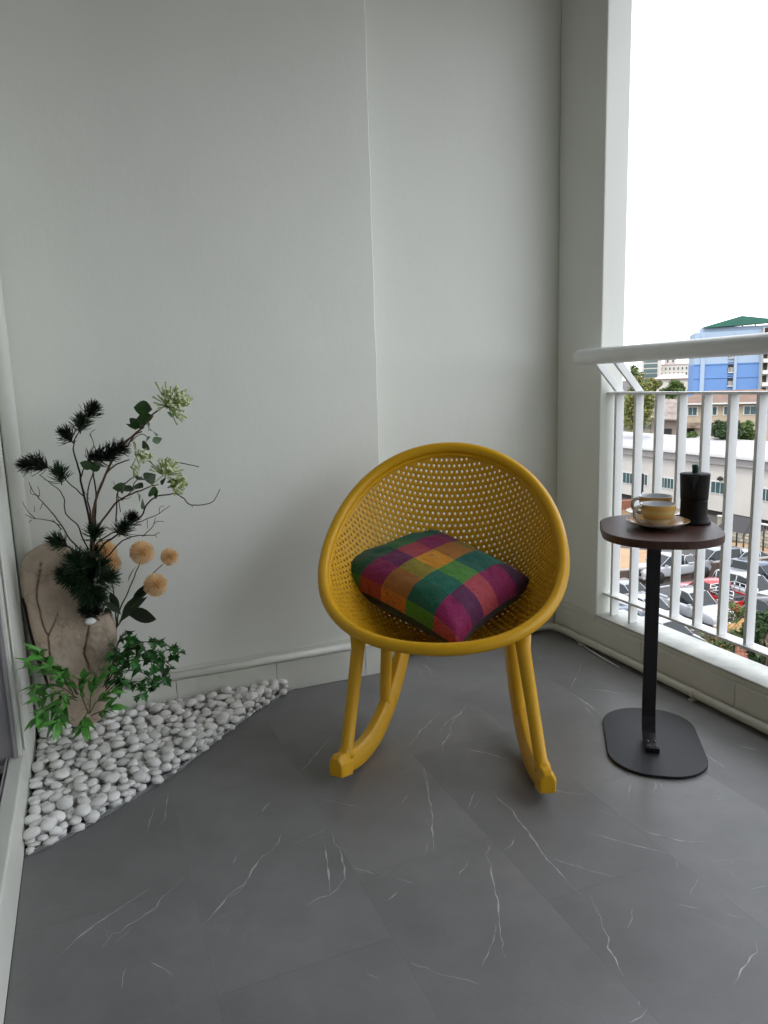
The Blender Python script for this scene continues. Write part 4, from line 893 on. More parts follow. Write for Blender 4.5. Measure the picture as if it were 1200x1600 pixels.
m_green_r = mat('green_roof_sheet', (.008, .085, .06), .5, var=.2, vscale=.3)
m_brownr = mat('brown_roof_tiles', (.15, .095, .07), .85, var=.3, vscale=.5)
m_pink = mat('pink_render', (.36, .27, .30), .8)
m_darkbrick = mat('dark_brick', (.075, .05, .042), .9, var=.4, vscale=2)
m_terra = mat('terracotta_tiles', (.20, .075, .045), .8, var=.35, vscale=1.5)
ground = tag(MB().box((-900, -700, GZ-.5), (1900, 2200, GZ)).build('ground', m_asph), kind='structure')
q = [G(940, 940), G(1012, 905), G(1012, 860), G(900, 850)]
tag(MB().prism([(p_.x, p_.y) for p_ in q], GZ+.001, GZ+.012).build('pavement', m_sand), kind='structure')
q = [G(1120, 868), G(1300, 884), G(1300, 858), G(1120, 846)]
tag(MB().prism([(p_.x, p_.y) for p_ in q], GZ+.001, GZ+.012).build('pavement', m_sand), kind='structure')
far_ground = tag(MB().box((57, 40, GZ+.001), (420, 420, GZ+.02)).build('ground_beyond', mat('dry_soil', (.10, .09, .06), .9, var=.4, vscale=.05)), kind='structure')
own = tag(MB().box((-8, -12, GZ), (1.82, 12, -.17)).build('building_base', m_white_b), 'white lower storeys of the block that carries the balcony', 'building', kind='structure')
def Bx(name, a, b, m, parent, base, bw=0):
    o = MB().box(a, b, Matrix.Translation(-Vector(base))).build(name, m, parent)
    if bw: bevel(o, bw, 1)
    return o
# warehouse
WX = 55.7; wb = Vector((WX, 50, GZ)); wh = tag(empty('warehouse', wb), 'long white warehouse with flat pale roof behind the car park', 'building')
Bx('wall', (WX, 28, GZ+.5), (WX+15, 92, -6.6), m_white_b, wh, wb); Bx('plinth', (WX+.2, 28, GZ), (WX+15, 92, GZ+.5), m_dark, wh, wb)
Bx('fascia', (WX-.35, 27.8, -7.45), (WX-.01, 92.2, -6.66), m_fasc, wh, wb)
rf_ = Bx('roof', (WX-.5, 27.6, -6.6), (WX+13.2, 92.4, -6.45), m_roofw, wh, wb)
Bx('gutter', (WX-.62, 27.7, -6.72), (WX-.5, 92.3, -6.5), m_wfr, wh, wb)
for k in range(60): Bx('roof_seam', (WX-.48, 28+k*1.08, -6.45), (WX+13.1, 28.06+k*1.08, -6.41), m_roofw, rf_, wb)
for (xa, ya, xb, yb_, n_) in ((1034, 746, 1053, 764, 4), (1075, 746, 1092, 764, 3), (1112, 752, 1133, 772, 3), (1189, 763, 1215, 785, 3), (974, 738, 990, 756, 3), (1004, 741, 1012, 758, 2)):
    A_, B_ = atx(xa, ya, WX), atx(xb, yb_, WX); y0_, y1_ = sorted((A_.y, B_.y)); z0_, z1_ = sorted((A_.z, B_.z))
    f_ = Bx('window', (WX-.06, y0_-.1, z0_-.1), (WX-.005, y1_+.1, z1_+.1), m_wfr, wh, wb)
    for k in range(n_):
        w_ = (y1_-y0_)/n_; Bx('pane', (WX-.09, y0_+k*w_+.05, z0_), (WX-.062, y0_+(k+1)*w_-.05, z1_), m_glass, f_, wb)
A_ = atx(1125, 748, WX-.3); MB().lathe([(.001, .25), (.25, .1), (.28, -.1), (.001, -.2)], 10, Matrix.Translation(A_-wb)).build('wall_lamp', m_dark, wh)
A_, B_ = atx(1003, 740, WX-3), atx(1004, 778, WX-3)
pl_ = tag(empty('lamp_post', (WX-3, A_.y, GZ)), 'dark slim post standing in front of the warehouse wall', 'post')
MB().tube([(0, 0, 0), (0, 0, B_.z-GZ), (0, 0, A_.z-GZ)], [.07, .06, .06], 8).box((-.12, -.16, B_.z-GZ+.6), (.12, .16, A_.z-GZ)).build('pole', m_dark, pl_)
A_ = G(979, 812); bk = tag(empty('planter_wall', A_), 'low orange and brick red wall at the far left of the car park', 'wall')
MB().box((-3, -.2, 0), (.9, .2, 1.1)).build('wall_face', m_sand, bk); MB().box((-3.05, -.25, 1.1), (.95, .25, 1.9)).build('brick_band', m_terra, bk)
# perforated fence wall
FX = G(1173, 851).x; ya_ = G(1225, 862).y; yb2 = G(1112, 840).y
fb_ = Vector((FX, ya_, GZ)); fc_ = tag(empty('block_fence', fb_), 'pale patterned block fence between car park and warehouse', 'fence')
Bx('wall_face', (FX, ya_-4, GZ), (FX+.2, yb2, GZ+1.75), mat('pale_blocks', (.26, .24, .19), .9, var=.35, vscale=3), fc_, fb_)
nb = int((yb2-ya_+4)/.62); cnt = 0; bme = MB().box((0, 0, 0), (.05, .52, .2)).mesh('block', mat('block_face', (.31, .29, .235), .9, obj_rand=.2))
hme = MB().box((0, 0, 0), (.03, .22, .28)).mesh('opening', m_dark)
for j in range(5):
    for i in range(nb):
        o = link('block', bme, fc_); o.location = (-.055, -4+i*.62+(.31 if j % 2 else 0), .1+j*.27); cnt += 1
        if cnt > 230: break
for i in range(nb*2):
    o = link('opening', hme, fc_); o.location = (-.035, -4+i*.31, 1.47)
Bx('coping', (FX-.06, ya_-4, GZ+1.78), (FX+.26, yb2, GZ+1.86), m_wfr, fc_, fb_)
# dark retaining wall through the car park
A_, B_ = G(930, 918), G(1260, 888); d_ = (B_-A_); ln = d_.length; rw = tag(empty('retaining_wall', A_, rz=math.atan2(d_.y, d_.x)), 'dark stained brick wall dividing the two rows of parked cars', 'wall')
MB().box((0, 0, 0), (ln, .25, .95)).build('wall_face', m_darkbrick, rw); MB().box((0, -.04, .95), (ln, .29, 1.03)).build('coping', m_conc, rw)
for k in range(int(ln/2.4)): MB().box((k*2.4, -.10, 0), (k*2.4+.28, -.001, .93)).build('pier', m_darkbrick, rw)

# ------------------------------------------------------------------ vehicles
m_tyre = mat('tyre', (.015, .015, .015), .85); m_rimm = mat('wheel_rim', (.45, .46, .48), .35, metal=.7); m_cg = mat('car_glass', (.012, .016, .018), .08, spec=.35)
m_blk = mat('black_trim', (.018, .018, .018), .6); m_lamp = mat('headlamp', (.6, .62, .62), .1, spec=.8); m_tail = mat('tail_lamp', (.35, .01, .01), .2); m_plate = mat('plate', (.7, .7, .66), .6)
def paint(name, c): return mat(name, c, .28, spec=.5, coat=.8)
P_WHITE, P_SILVER, P_RED, P_BLUE, P_BLACK = paint('white_paint', (.27, .28, .30)), paint('silver_paint', (.20, .22, .25)), paint('red_paint', (.33, .008, .008)), paint('blue_paint', (.03, .05, .09)), paint('black_paint', (.02, .021, .024))
wheel_me = {}
def wheels(root, xs, hw, r_):
    if r_ not in wheel_me:
        a = MB().lathe([(r_*.62, -.1), (r_*.9, -.11), (r_, -.08), (r_, .08), (r_*.9, .11), (r_*.62, .1)], 20, Matrix.Rotation(PI/2, 4, 'X')).mesh('wheel', m_tyre)
        rm = MB().lathe([(.001, .05), (r_*.2, .06), (r_*.25, .02), (r_*.6, .05), (r_*.64, .1), (r_*.64, -.1), (.001, -.06)], 20, Matrix.Rotation(PI/2, 4, 'X'))
        for k in range(6):
            t_ = k*PI/3; rm.box((r_*.12, -.02, .03), (r_*.6, .02, .075), Matrix.Rotation(PI/2, 4, 'X')@Matrix.Rotation(t_, 4, 'Z'))
        wheel_me[r_] = (a, rm.mesh('rim', m_rimm))
    for x in xs:
        for s in (-1, 1):
            o = link('wheel', wheel_me[r_][0], root); o.location = (x, s*(hw-.10), r_); o.rotation_euler.z = PI if s > 0 else 0
            link('rim', wheel_me[r_][1], o)
def loft(mb, sts, ring):
    n = None; vs = []
    for st in sts:
        rg_ = ring(*st); n = len(rg_); vs += rg_
    fs = [(i*n+k, i*n+(k+1) % n, (i+1)*n+(k+1) % n, (i+1)*n+k) for i in range(len(sts)-1) for k in range(n)]+[tuple(range(n))[::-1], tuple((len(sts)-1)*n+k for k in range(n))]
    mb.add(vs, fs, False); return mb
def body_ring(x, hw, zb, zt):
    h = [(hw*.90, zb), (hw*.985, zb+.10), (hw, zb+(zt-zb)*.55), (hw*.985, zt-.09), (hw*.90, zt-.01), (hw*.4, zt+.015)]
    return [Vector((x, y, z)) for y, z in h]+[Vector((x, -y, z)) for y, z in h[::-1]]
def vehicle(kind, pt, head, pm, label, rack=False, cap=False, group='vehicles parked below the balcony', stripes=False):
    root = tag(empty({'sedan': 'parked_car', 'pickup': 'pickup_truck', 'suv': 'parked_car'}[kind], (pt.x, pt.y, GZ), rz=math.radians(head)), label, {'sedan': 'car', 'pickup': 'pickup truck', 'suv': 'car'}[kind], group)
    if kind == 'sedan':
        hw, Lh, wr, wx = .87, 2.2, .31, (-1.35, 1.38)
        st = [(-2.2, .66, .35, .80), (-2.12, .80, .26, .93), (-1.7, .86, .24, .98), (-1.35, .87, .24, .98), (-.4, .87, .24, .95), (.7, .87, .24, .92), (1.38, .86, .24, .84), (1.9, .80, .25, .73), (2.12, .70, .27, .62), (2.2, .58, .32, .52)]
        cab = [(-1.85, .70, .66, .97, 1.0), (-1.05, .76, .60, .95, 1.40), (-.2, .78, .60, .93, 1.45), (.25, .78, .58, .92, 1.41), (1.08, .74, .64, .88, .92)]
    elif kind == 'suv':
        hw, Lh, wr, wx = .90, 2.25, .36, (-1.35, 1.4)
        st = [(-2.25, .72, .42, .95), (-2.18, .84, .30, 1.08), (-1.35, .90, .30, 1.10), (.7, .90, .30, 1.06), (1.4, .89, .30, 1.02), (1.95, .84, .31, .93), (2.18, .76, .34, .80), (2.25, .64, .40, .68)]
        cab = [(-2.15, .74, .70, 1.08, 1.12), (-1.85, .80, .66, 1.06, 1.68), (-.2, .81, .66, 1.04, 1.74), (.35, .80, .64, 1.04, 1.68), (1.15, .76, .68, 1.00, 1.04)]
    else:
        hw, Lh, wr, wx = .92, 2.6, .37, (-1.6, 1.55)
        st = [(-2.6, .88, .55, 1.05), (-2.55, .90, .42, 1.07), (-1.6, .92, .42, 1.07), (-.75, .92, .38, 1.07), (.7, .92, .36, 1.08), (1.25, .91, .36, 1.08), (1.9, .90, .36, 1.04), (2.4, .84, .38, .95), (2.56, .78, .42, .82), (2.6, .70, .46, .72)]
        cab = [(-.80, .80, .70, 1.06, 1.10), (-.68, .80, .66, 1.05, 1.66), (.1, .82, .66, 1.05, 1.72), (.55, .80, .64, 1.05, 1.66), (1.28, .76, .68, 1.04, 1.09)]
    bodyo = bevel(loft(MB(), st, body_ring).build('body', pm, root), .03, 2, 25)
    for p_ in bodyo.data.polygons: p_.use_smooth = True
    cr2 = lambda x, hb, ht, zb, zt: [Vector((x, hb, zb)), Vector((x, ht, zt-.03)), Vector((x, ht*.8, zt)), Vector((x, -ht*.8, zt)), Vector((x, -ht, zt-.03)), Vector((x, -hb, zb))]
    loft(MB(), cab, cr2).build('windows', m_cg, root)
    rfm = MB(); R3 = [(x, ht+.012, zt) for x, hb, ht, zb, zt in cab[1:4]]
    vs = []
    for x, ht, zt in R3: vs += [Vector((x, ht, zt-.045)), Vector((x, ht*.82, zt+.022)), Vector((x, 0, zt+.035)), Vector((x, -ht*.82, zt+.022)), Vector((x, -ht, zt-.045)), Vector((x, 0, zt-.02))]
    rfm.add(vs, [(i*6+k, i*6+(k+1) % 6, i*6+6+(k+1) % 6, i*6+6+k) for i in range(2) for k in range(6)]+[(5, 4, 3, 2, 1, 0), (12, 13, 14, 15, 16, 17)], True); rfm.build('roof', pm, root)
    pm_ = MB()
    for s in (-1, 1):
        for a, b in ((0, 1), (3, 4)):
            (xa, hba, hta, zba, zta), (xb, hbb, htb, zbb, ztb) = cab[a], cab[b]; pm_.tube([(xa, s*hta, zta-.01), (xb, s*htb, ztb-.01)], .028, 6)
        xm, hbm, htm, zbm, ztm = cab[2]; pm_.tube([(xm-.1, s*(hbm+.005), zbm), (xm-.1, s*htm, ztm-.04)], .03, 6)
        pm_.tube([(cab[1][0]+.1, s*(cab[1][1]+.005), cab[1][3]), (cab[1][0]+.05, s*cab[1][2], cab[1][4]-.04)], .035, 6)
    pm_.build('pillars', pm, root)
    wheels(root, wx, hw, wr)
    ar = MB()
    for x in wx:
        for s in (-1, 1): ar.lathe([(.001, 0), (wr+.07, 0), (wr+.07, .012), (.001, .012)], 18, Matrix.Translation((x, s*(hw-.0+(.0 if s > 0 else 0)), wr))@Matrix.Rotation(PI/2*(-s), 4, 'X'))
    ar.build('wheel_arch', m_blk, root)
    zl = .60 if kind == 'sedan' else .80
    for s in (-1, 1):
        MB().box((Lh-.22, -.17, -.07), (Lh-.03, .17, .07), Matrix.Translation((-.02, s*(hw*.70), zl))@Matrix.Rotation(-s*.18, 4, 'Z')).build('headlight', m_lamp, root)
        MB().box((-Lh-.015, -.07 if kind == 'pickup' else -.14, -.15 if kind == 'pickup' else -.07), (-Lh+.12, .07 if kind == 'pickup' else .14, .16 if kind == 'pickup' else .07), Matrix.Translation((0, s*(hw-.10 if kind == 'pickup' else hw*.66), zl+.08))).build('tail_light', m_tail, root)
        MB().box((-.06, -.11, -.06), (.06, .08, .07), Matrix.Translation((cab[4][0]-.25, s*(hw+.08), cab[4][3]+.12))).build('mirror', pm, root)
    MB().box((Lh-.04, -.45, .50 if kind != 'sedan' else .40), (Lh+.03, .45, .74 if kind != 'sedan' else .52)).build('grille', m_blk, root)
    bevel(MB().box((Lh-.12, -hw*.86, .32), (Lh+.08, hw*.86, .50)).build('bumper', pm if kind != 'pickup' else m_rimm, root), .03, 1)
    bevel(MB().box((-Lh-.09, -hw*.86, .38), (-Lh+.1, hw*.86, .54)).build('bumper', pm if kind != 'pickup' else m_blk, root), .03, 1)
    MB().box((-Lh-.03, -.22, .62), (-Lh+.05, .22, .74)).build('number_plate', m_plate, root); MB().box((Lh+.0, -.22, .41), (Lh+.095, .22, .52)).build('number_plate', m_plate, root)
    if kind == 'pickup':
        MB().box((-2.47, -.78, 1.06), (-.86, .78, 1.10 if not cap else 1.13)).build('bed_liner', m_blk, root)
        bm_ = MB()
        for s in (-1, 1): bm_.box((-2.58, s*.86-.05, 1.04), (-.83, s*.86+.05, 1.16))
        bm_.box((-2.6, -.9, 1.04), (-2.5, .9, 1.16)); bm_.build('bed_rim', pm, root)
    if rack:
        rk_ = MB(); z0_, z1_ = 1.16, 1.72
        for s in (-1, 1):
            for z in (1.32, 1.5, z1_): rk_.tube([(-2.5, s*.84, z), (-.8, s*.84, z)], .024, 6)
            for x in (-2.5, -2.08, -1.65, -1.22, -.8): rk_.tube([(x, s*.84, z0_), (x, s*.84, z1_)], .024, 6)
        for x in (-.8,): 
            for z in (1.32, 1.5, z1_): rk_.tube([(x, -.84, z), (x, .84, z)], .024, 6)
        rk_.build('cage_rack', m_rimm, root)
    if stripes:
        for s in (-1, 1): MB().box((.98, s*.42-.16, 0), (1.95, s*.42+.16, .012), Matrix.Translation((0, 0, .905))@Matrix.Rotation(.105, 4, 'Y')@Matrix.Translation((0, 0, .09))).build('hood_stripe', m_blk, root)
    return root
def V_(px, py, zc=.85): return atz(px, py, GZ+zc)
vehicle('pickup', V_(1078, 943), -92, P_WHITE, 'white double cab pickup nose towards the viewer, right of the table post')
vehicle('pickup', V_(1112, 928), 86, P_RED, 'red pickup with a silver cage rack over its bed', rack=True)
vehicle('suv', V_(1170, 920), -90, P_WHITE, 'white car parked just right of the red pickup')
vehicle('suv', V_(1192, 901), -90, P_BLUE, 'blue grey car behind the white car at the right edge')
vehicle('sedan', V_(1012, 948), -90, P_WHITE, 'white sedan left of the table post with its windscreen showing')
vehicle('sedan', V_(983, 925), -90, P_SILVER, 'silver car behind the white sedan at the left end of the row')
vehicle('sedan', V_(1040, 986), -84, P_WHITE, 'white coupe with black bonnet stripes, nearest to the sill', stripes=True)
vehicle('sedan', V_(973, 968), -90, P_BLUE, 'pale blue car half hidden behind the first two railing bars')
vehicle('sedan', V_(1200, 952), -88, P_BLACK, 'black car at the right edge behind the palm leaves')
vehicle('pickup', V_(1046, 884), 176, P_WHITE, 'white pickup behind the dark wall, under the table top', cap=True)
vehicle('suv', V_(1112, 876), 176, P_SILVER, 'silver car behind the dark wall, right of the white pickup')
vehicle('sedan', V_(1158, 872), 176, P_WHITE, 'white car behind the dark wall beside the grey canopy')
# grey canopy and shed shapes
A_ = G(1155, 868); cn = tag(empty('canopy', A_), 'dark grey pitched canopy over the parking behind the wall', 'canopy')
MB().add([(-1.1, -1.3, 2.0), (1.1, -1.3, 2.0), (1.1, 1.3, 2.0), (-1.1, 1.3, 2.0), (0, -.9, 3.0), (0, .9, 3.0)], [(0, 1, 4), (1, 2, 5, 4), (2, 3, 5), (3, 0, 4, 5), (3, 2, 1, 0)]).build('canopy_roof', mat('grey_canvas', (.035, .033, .036), .9), cn)
for x in (-1., 1.):
    for y in (-1.2, 1.2): MB().tube([(x, y, 0), (x, y, 2.02)], .06, 6).build('post', m_blk, cn)

# ------------------------------------------------------------------ far buildings
def far_root(name, px, depth, label, cat, rot=0, gz=GZ):
    P = atd(px, 600, depth); P.z = gz
    return tag(empty(name, P, rz=math.radians(-46+rot)), label, cat), P
def zat(px, py, depth): return atd(px, py, depth).z-GZ
# blue block
D = 170.; mpp_ = D/F*1.03
bb, bP = far_root('blue_building', 1083, D, 'pale blue tower block with a green roof shelter', 'building', 6)
wB = (1190-1083)*mpp_; zt = zat(1140, 519, D); zs_ = zat(1140, 568, D)
MB().box((0, 0, 0), (wB, 14, zs_)).build('wall', m_blue, bb); MB().box((0, 0, zs_), (wB, 14, zt)).build('upper_wall', m_blue2, bb)
for x0, x1_ in ((9, 15), (55, 59), (89, 95)): MB().box((x0*mpp_, -.35, 0), (x1_*mpp_, -.01, zt-.5)).build('pilaster', m_blue2, bb)
for y in (546, 568, 589, 610): MB().box((0, -.15, zat(1140, y, D)-.2), (wB, -.012, zat(1140, y, D)+.05)).build('ledge', m_blue, bb)
for y in (553, 575, 596, 617):
    z = zat(1135, y, D); f_ = MB().box((47*mpp_, -.10, z-1.1), (54.5*mpp_, -.013, z+1.2)).build('window', m_dark, bb)
    MB().box((47*mpp_, -.5, z-1.15), (54.5*mpp_, -.105, z-.95)).build('sill', m_wfr, f_)
    for k in range(4): MB().box((48*mpp_+k*.27, -.3, z-.9), (48*mpp_+k*.27+.1, -.2, z+.1)).build('bar', m_wfr, f_)
MB().box((11*mpp_, .5, zt), (100*mpp_, 9, zt+1.0)).build('parapet', m_blue2, bb)
zr = zat(1140, 511, D)
for k in range(6): MB().box(((13+k*17)*mpp_, .6, zt+1.0), ((14.4+k*17)*mpp_, .9, zr+.1)).build('post', m_blue2, bb)
MB().box((14*mpp_, 7, zt+1.0), (100*mpp_, 7.3, zr)).build('back_wall', m_dark, bb)
za_ = zat(1143, 497, D)
MB().add([(11*mpp_, -.6, zr), (62*mpp_, -.6, za_), (116*mpp_, -.6, zr+.7), (11*mpp_, 9.5, zr), (62*mpp_, 9.5, za_), (116*mpp_, 9.5, zr+.7), (11*mpp_, -.6, zr-.25), (116*mpp_, -.6, zr+.3)], [(0, 1, 4, 3), (1, 2, 5, 4), (0, 6, 7, 2, 1), (3, 4, 5)]).build('shelter_roof', m_green_r, bb)
b2, P2 = far_root('balcony_block', 1189, D-6, 'white apartment wing with stacked balconies right of the blue block', 'building', 6)
wm = (D-6)/F; MB().box((0, .8, 0), (30*wm, 12, zat(1195, 512, D-6))).build('wall', m_white_b, b2)
for k, y in enumerate((512, 530, 549, 567, 586, 605, 624)):
    z = zat(1195, y+9, D-6); MB().box((1*wm, -.5, z-1.2), (30*wm, .79, z-.35)).build('balcony', m_wfr, b2); MB().box((2*wm, .70, z-.3), (8*wm, .79, z+1.2)).build('window', m_dark, b2); MB().box((12*wm, .70, z-.3), (19*wm, .79, z+1.2)).build('window', m_dark, b2)
    MB().box((1*wm, -.2, z-.30), (2.5*wm, .2, z+.1)).build('plant_tub', mat('far_leaf', (.06, .10, .03), .9), b2)
# distant white blocks
D = 360.; k_ = D/F
for (x0, x1_, yt, m_, lab, rows, cols_) in ((1002, 1031, 558, m_white_b, 'distant white block with dark window bands, left one', (564, 572, 580, 587, 595), 0), (1030, 1072, 571, m_white_b, 'distant long white block with small windows', (577, 585), 7), (1038, 1054, 553, m_white_b, 'distant white stair tower above the long block', (558, 565), 2), (1070, 1086, 574, m_pink, 'distant pinkish block touching the blue tower', (579, 586, 593), 2)):
    dd = D+(12 if yt == 553 else 0); r_, P_ = far_root('distant_building', x0, dd, lab, 'building', 4); kk = dd/F
    MB().box((0, 0, 0), ((x1_-x0)*kk, 18, zat(x0, yt, dd))).build('wall', m_, r_)
    for y in rows:
        z = zat(x0, y, dd)
        if cols_ == 0: MB().box((3*kk, -.2, z-.9), ((x1_-x0-6)*kk, -.02, z+.9)).build('window', m_glass, r_)
        else:
            for c in range(cols_): MB().box((((c+.3)*(x1_-x0)/cols_)*kk, -.2, z-.5), (((c+.62)*(x1_-x0)/cols_)*kk, -.02, z+.7)).build('window', m_glass, r_)
    MB().box((-.3, -.3, zat(x0, yt, dd)+.01), ((x1_-x0)*kk+.3, 18.3, zat(x0, yt, dd)+.6)).build('roof_edge', m_pink if m_ is m_white_b and yt == 571 else m_conc, r_)
r_, P_ = far_root('gabled_hall', 1024, 300, 'low hall with a pale pink gabled roof below the distant blocks', 'building', 4); kk = 300/F
zz = zat(1040, 592, 300); MB().box((0, 0, 0), (50*kk, 14, zz)).build('wall', m_white_b, r_)
MB().add([(-1, -1, zz), (50*kk+1, -1, zz), (50*kk+1, 15, zz), (-1, 15, zz), (12*kk, 7, zat(1040, 584, 300)), (40*kk, 7, zat(1040, 584, 300))], [(0, 1, 5, 4), (1, 2, 5), (2, 3, 4, 5), (3, 0, 4), (3, 2, 1, 0)]).build('roof', mat('pale_pink_roof', (.36, .28, .27), .8), r_)
# cream building with brown roof
D = 112.; kk = D/F
cb, cP = far_root('cream_building', 1066, D, 'long cream house with brown tiled roof and grey shuttered windows', 'building', 3)
ze = zat(1130, 628, D); wC = 150*kk; MB().box((0, 0, 0), (wC, 11, ze)).build('wall', m_cream, cb)
zr_ = zat(1130, 609, D+5.5)
MB().add([(-.9, -.9, ze), (wC+.9, -.9, ze), (wC+.9, 11.9, ze), (-.9, 11.9, ze), (4, 5.5, zr_), (wC-3, 5.5, zr_)], [(0, 1, 5, 4), (1, 2, 5), (2, 3, 4, 5), (3, 0, 4), (3, 2, 1, 0)]).build('roof', m_brownr, cb)
MB().box((-.95, -.95, ze-.25), (wC+.95, -.8, ze-.01)).build('eaves_board', m_wfr, cb)
for xa, xb in ((10, 23), (45, 51), (61, 74), (89, 106), (118, 132)):
    z1_, z0_ = zat(1100, 636, D), zat(1100, 648, D); f_ = MB().box((xa*kk-.12, -.08, z0_-.12), (xb*kk+.12, -.01, z1_+.12)).build('window', m_wfr, cb)
    n_ = max(1, int((xb-xa)/6))
    for c in range(n_): MB().box((xa*kk+c*(xb-xa)*kk/n_+.04, -.12, z0_), (xa*kk+(c+1)*(xb-xa)*kk/n_-.04, -.082, z1_)).build('pane', m_glass, f_)
MB().box((4*kk, -2.2, zat(1080, 668, D)), (30*kk, -.02, zat(1080, 660, D))).build('balcony', mat('stained_plaster', (.28, .22, .17), .9, col2=(.10, .07, .05), vscale=1.2), cb)
MB().box((6*kk, -.1, zat(1080, 682, D)), (20*kk, -.02, zat(1080, 669, D))).build('opening', m_dark, cb)
D = 100.; kk = D/F
ob, oP = far_root('old_shed', 1020, D, 'stained old grey shed with a rusty lean-to roof left of the cream house', 'building', 0)
zo = zat(1040, 652, D); MB().box((0, 0, 0), (44*kk, 6, zo)).build('wall', mat('stained_wall', (.27, .23, .20), .9, col2=(.16, .12, .10), vscale=.9), ob)
MB().add([(-.5, -1.2, zo), (45*kk, -1.2, zo-.3), (45*kk, 6.5, zo+2.2), (-.5, 6.5, zo+2.4), (-.5, -1.2, zo-.15), (45*kk, -1.2, zo-.45)], [(0, 1, 2, 3), (4, 5, 1, 0), (4, 3, 2, 5)]).build('roof', mat('old_roof', (.24, .20, .18), .9, var=.5, vscale=1), ob)
MB().box((16*kk, -.1, zat(1040, 686, D)), (30*kk, -.02, zat(1040, 670, D))).build('opening', m_dark, ob)

# ------------------------------------------------------------------ trees and shrubs
def leafmass(n, rx, ry, rz_, leaf, m, seed, clumps=14, flat=.0):
    r = random.Random(seed); cs = []
    for _ in range(clumps):
        v = Vector((r.gauss(0, 1), r.gauss(0, 1), r.gauss(0, 1))).normalized()*r.uniform(.35, .85); cs.append((Vector((v.x*rx, v.y*ry, v.z*rz_)), r.uniform(.28, .5)))
    vs = []; fs = []
    for k in range(n):
        c, q_ = cs[r.randrange(clumps)]
        v = Vector((r.gauss(0, 1), r.gauss(0, 1), r.gauss(0, 1))).normalized()*(r.random()**.35)*q_
        p_ = c+Vector((v.x*rx, v.y*ry, v.z*rz_)); a = Vector((r.gauss(0, 1), r.gauss(0, 1), r.gauss(0, .6))).normalized(); b = a.cross(Vector((r.gauss(0, 1), r.gauss(0, 1), r.gauss(0, 1)))).normalized(); s_ = leaf*r.uniform(.6, 1.3)
        k0 = len(vs); vs += [p_-a*s_, p_+b*s_*.5, p_+a*s_, p_-b*s_*.5]; fs.append((k0, k0+1, k0+2, k0+3))
    me = bpy.data.meshes.new('crown'); me.from_pydata([tuple(v) for v in vs], [], fs); me.materials.append(m); return me
m_tr1 = mat('tree_foliage', (.075, .125, .028), .7, var=.5, vscale=.8); m_tr2 = mat('yellow_foliage', (.16, .16, .035), .7, col2=(.06, .08, .02), vscale=.8); m_tr3 = mat('dark_foliage', (.035, .070, .022), .7, var=.5, vscale=1.2); m_bark = mat('bark', (.09, .065, .045), .9)
def tree(px, py, depth, wpx, hpx, m, label, seed, n=5000, leaf=.22, name='tree', cat='tree', gz=GZ, clumps=16):
    P = atd(px, py, depth); k = depth/F; base = Vector((P.x, P.y, gz)); root = tag(empty(name, base), label, cat, None)
    rx, rz_ = wpx*k/2, hpx*k/2; cr_ = link('crown', leafmass(n, rx, rx, rz_, leaf, m, seed, clumps), root); cr_.location = P-base
    h = P.z-gz; r = random.Random(seed); tk = MB(); tk.tube([(0, 0, 0), (.1, 0, h*.5), (0, .1, h)], [.22, .16, .08], 7)
    for j in range(7):
        a = r.uniform(0, 2*PI); tk.tube([(0, 0, h*r.uniform(.55, .9)), (rx*.4*math.cos(a), rx*.4*math.sin(a), h+rz_*.1), (rx*.75*math.cos(a), rx*.75*math.sin(a), h+rz_*r.uniform(-.2, .6))], [.08, .05, .02], 5)
    tk.build('trunk', m_bark, root); return root
tree(998, 640, 88, 50, 100, m_tr2, 'yellow green tree rising behind the warehouse beside the pillar', 1, 5200, .20, clumps=22)
tree(988, 582, 120, 20, 26, m_tr1, 'small tree top showing above the thin top rail by the brackets', 2, 900, .25)
tree(1052, 607, 150, 40, 30, m_tr1, 'round green tree in front of the distant white blocks', 3, 4000, .28)
tree(1020, 605, 145, 34, 30, m_tr2, 'lighter green tree left of the round one, below the distant blocks', 4, 3000, .28)
tree(1030, 640, 108, 30, 50, m_tr2, 'sparse yellowish tree beside the old shed', 5, 1800, .22)
tree(1136, 674, 84, 56, 40, m_tr3, 'dense dark green bush at the back edge of the warehouse roof', 6, 5200, .18, name='bush', cat='bush')
tree(1168, 672, 86, 36, 40, m_tr1, 'lighter green bush to the right of the dense one behind the warehouse roof', 7, 3600, .18, name='bush', cat='bush')
tree(1080, 682, 88, 22, 18, m_tr1, 'small low bush between old shed and cream house', 8, 900, .18, name='bush', cat='bush')
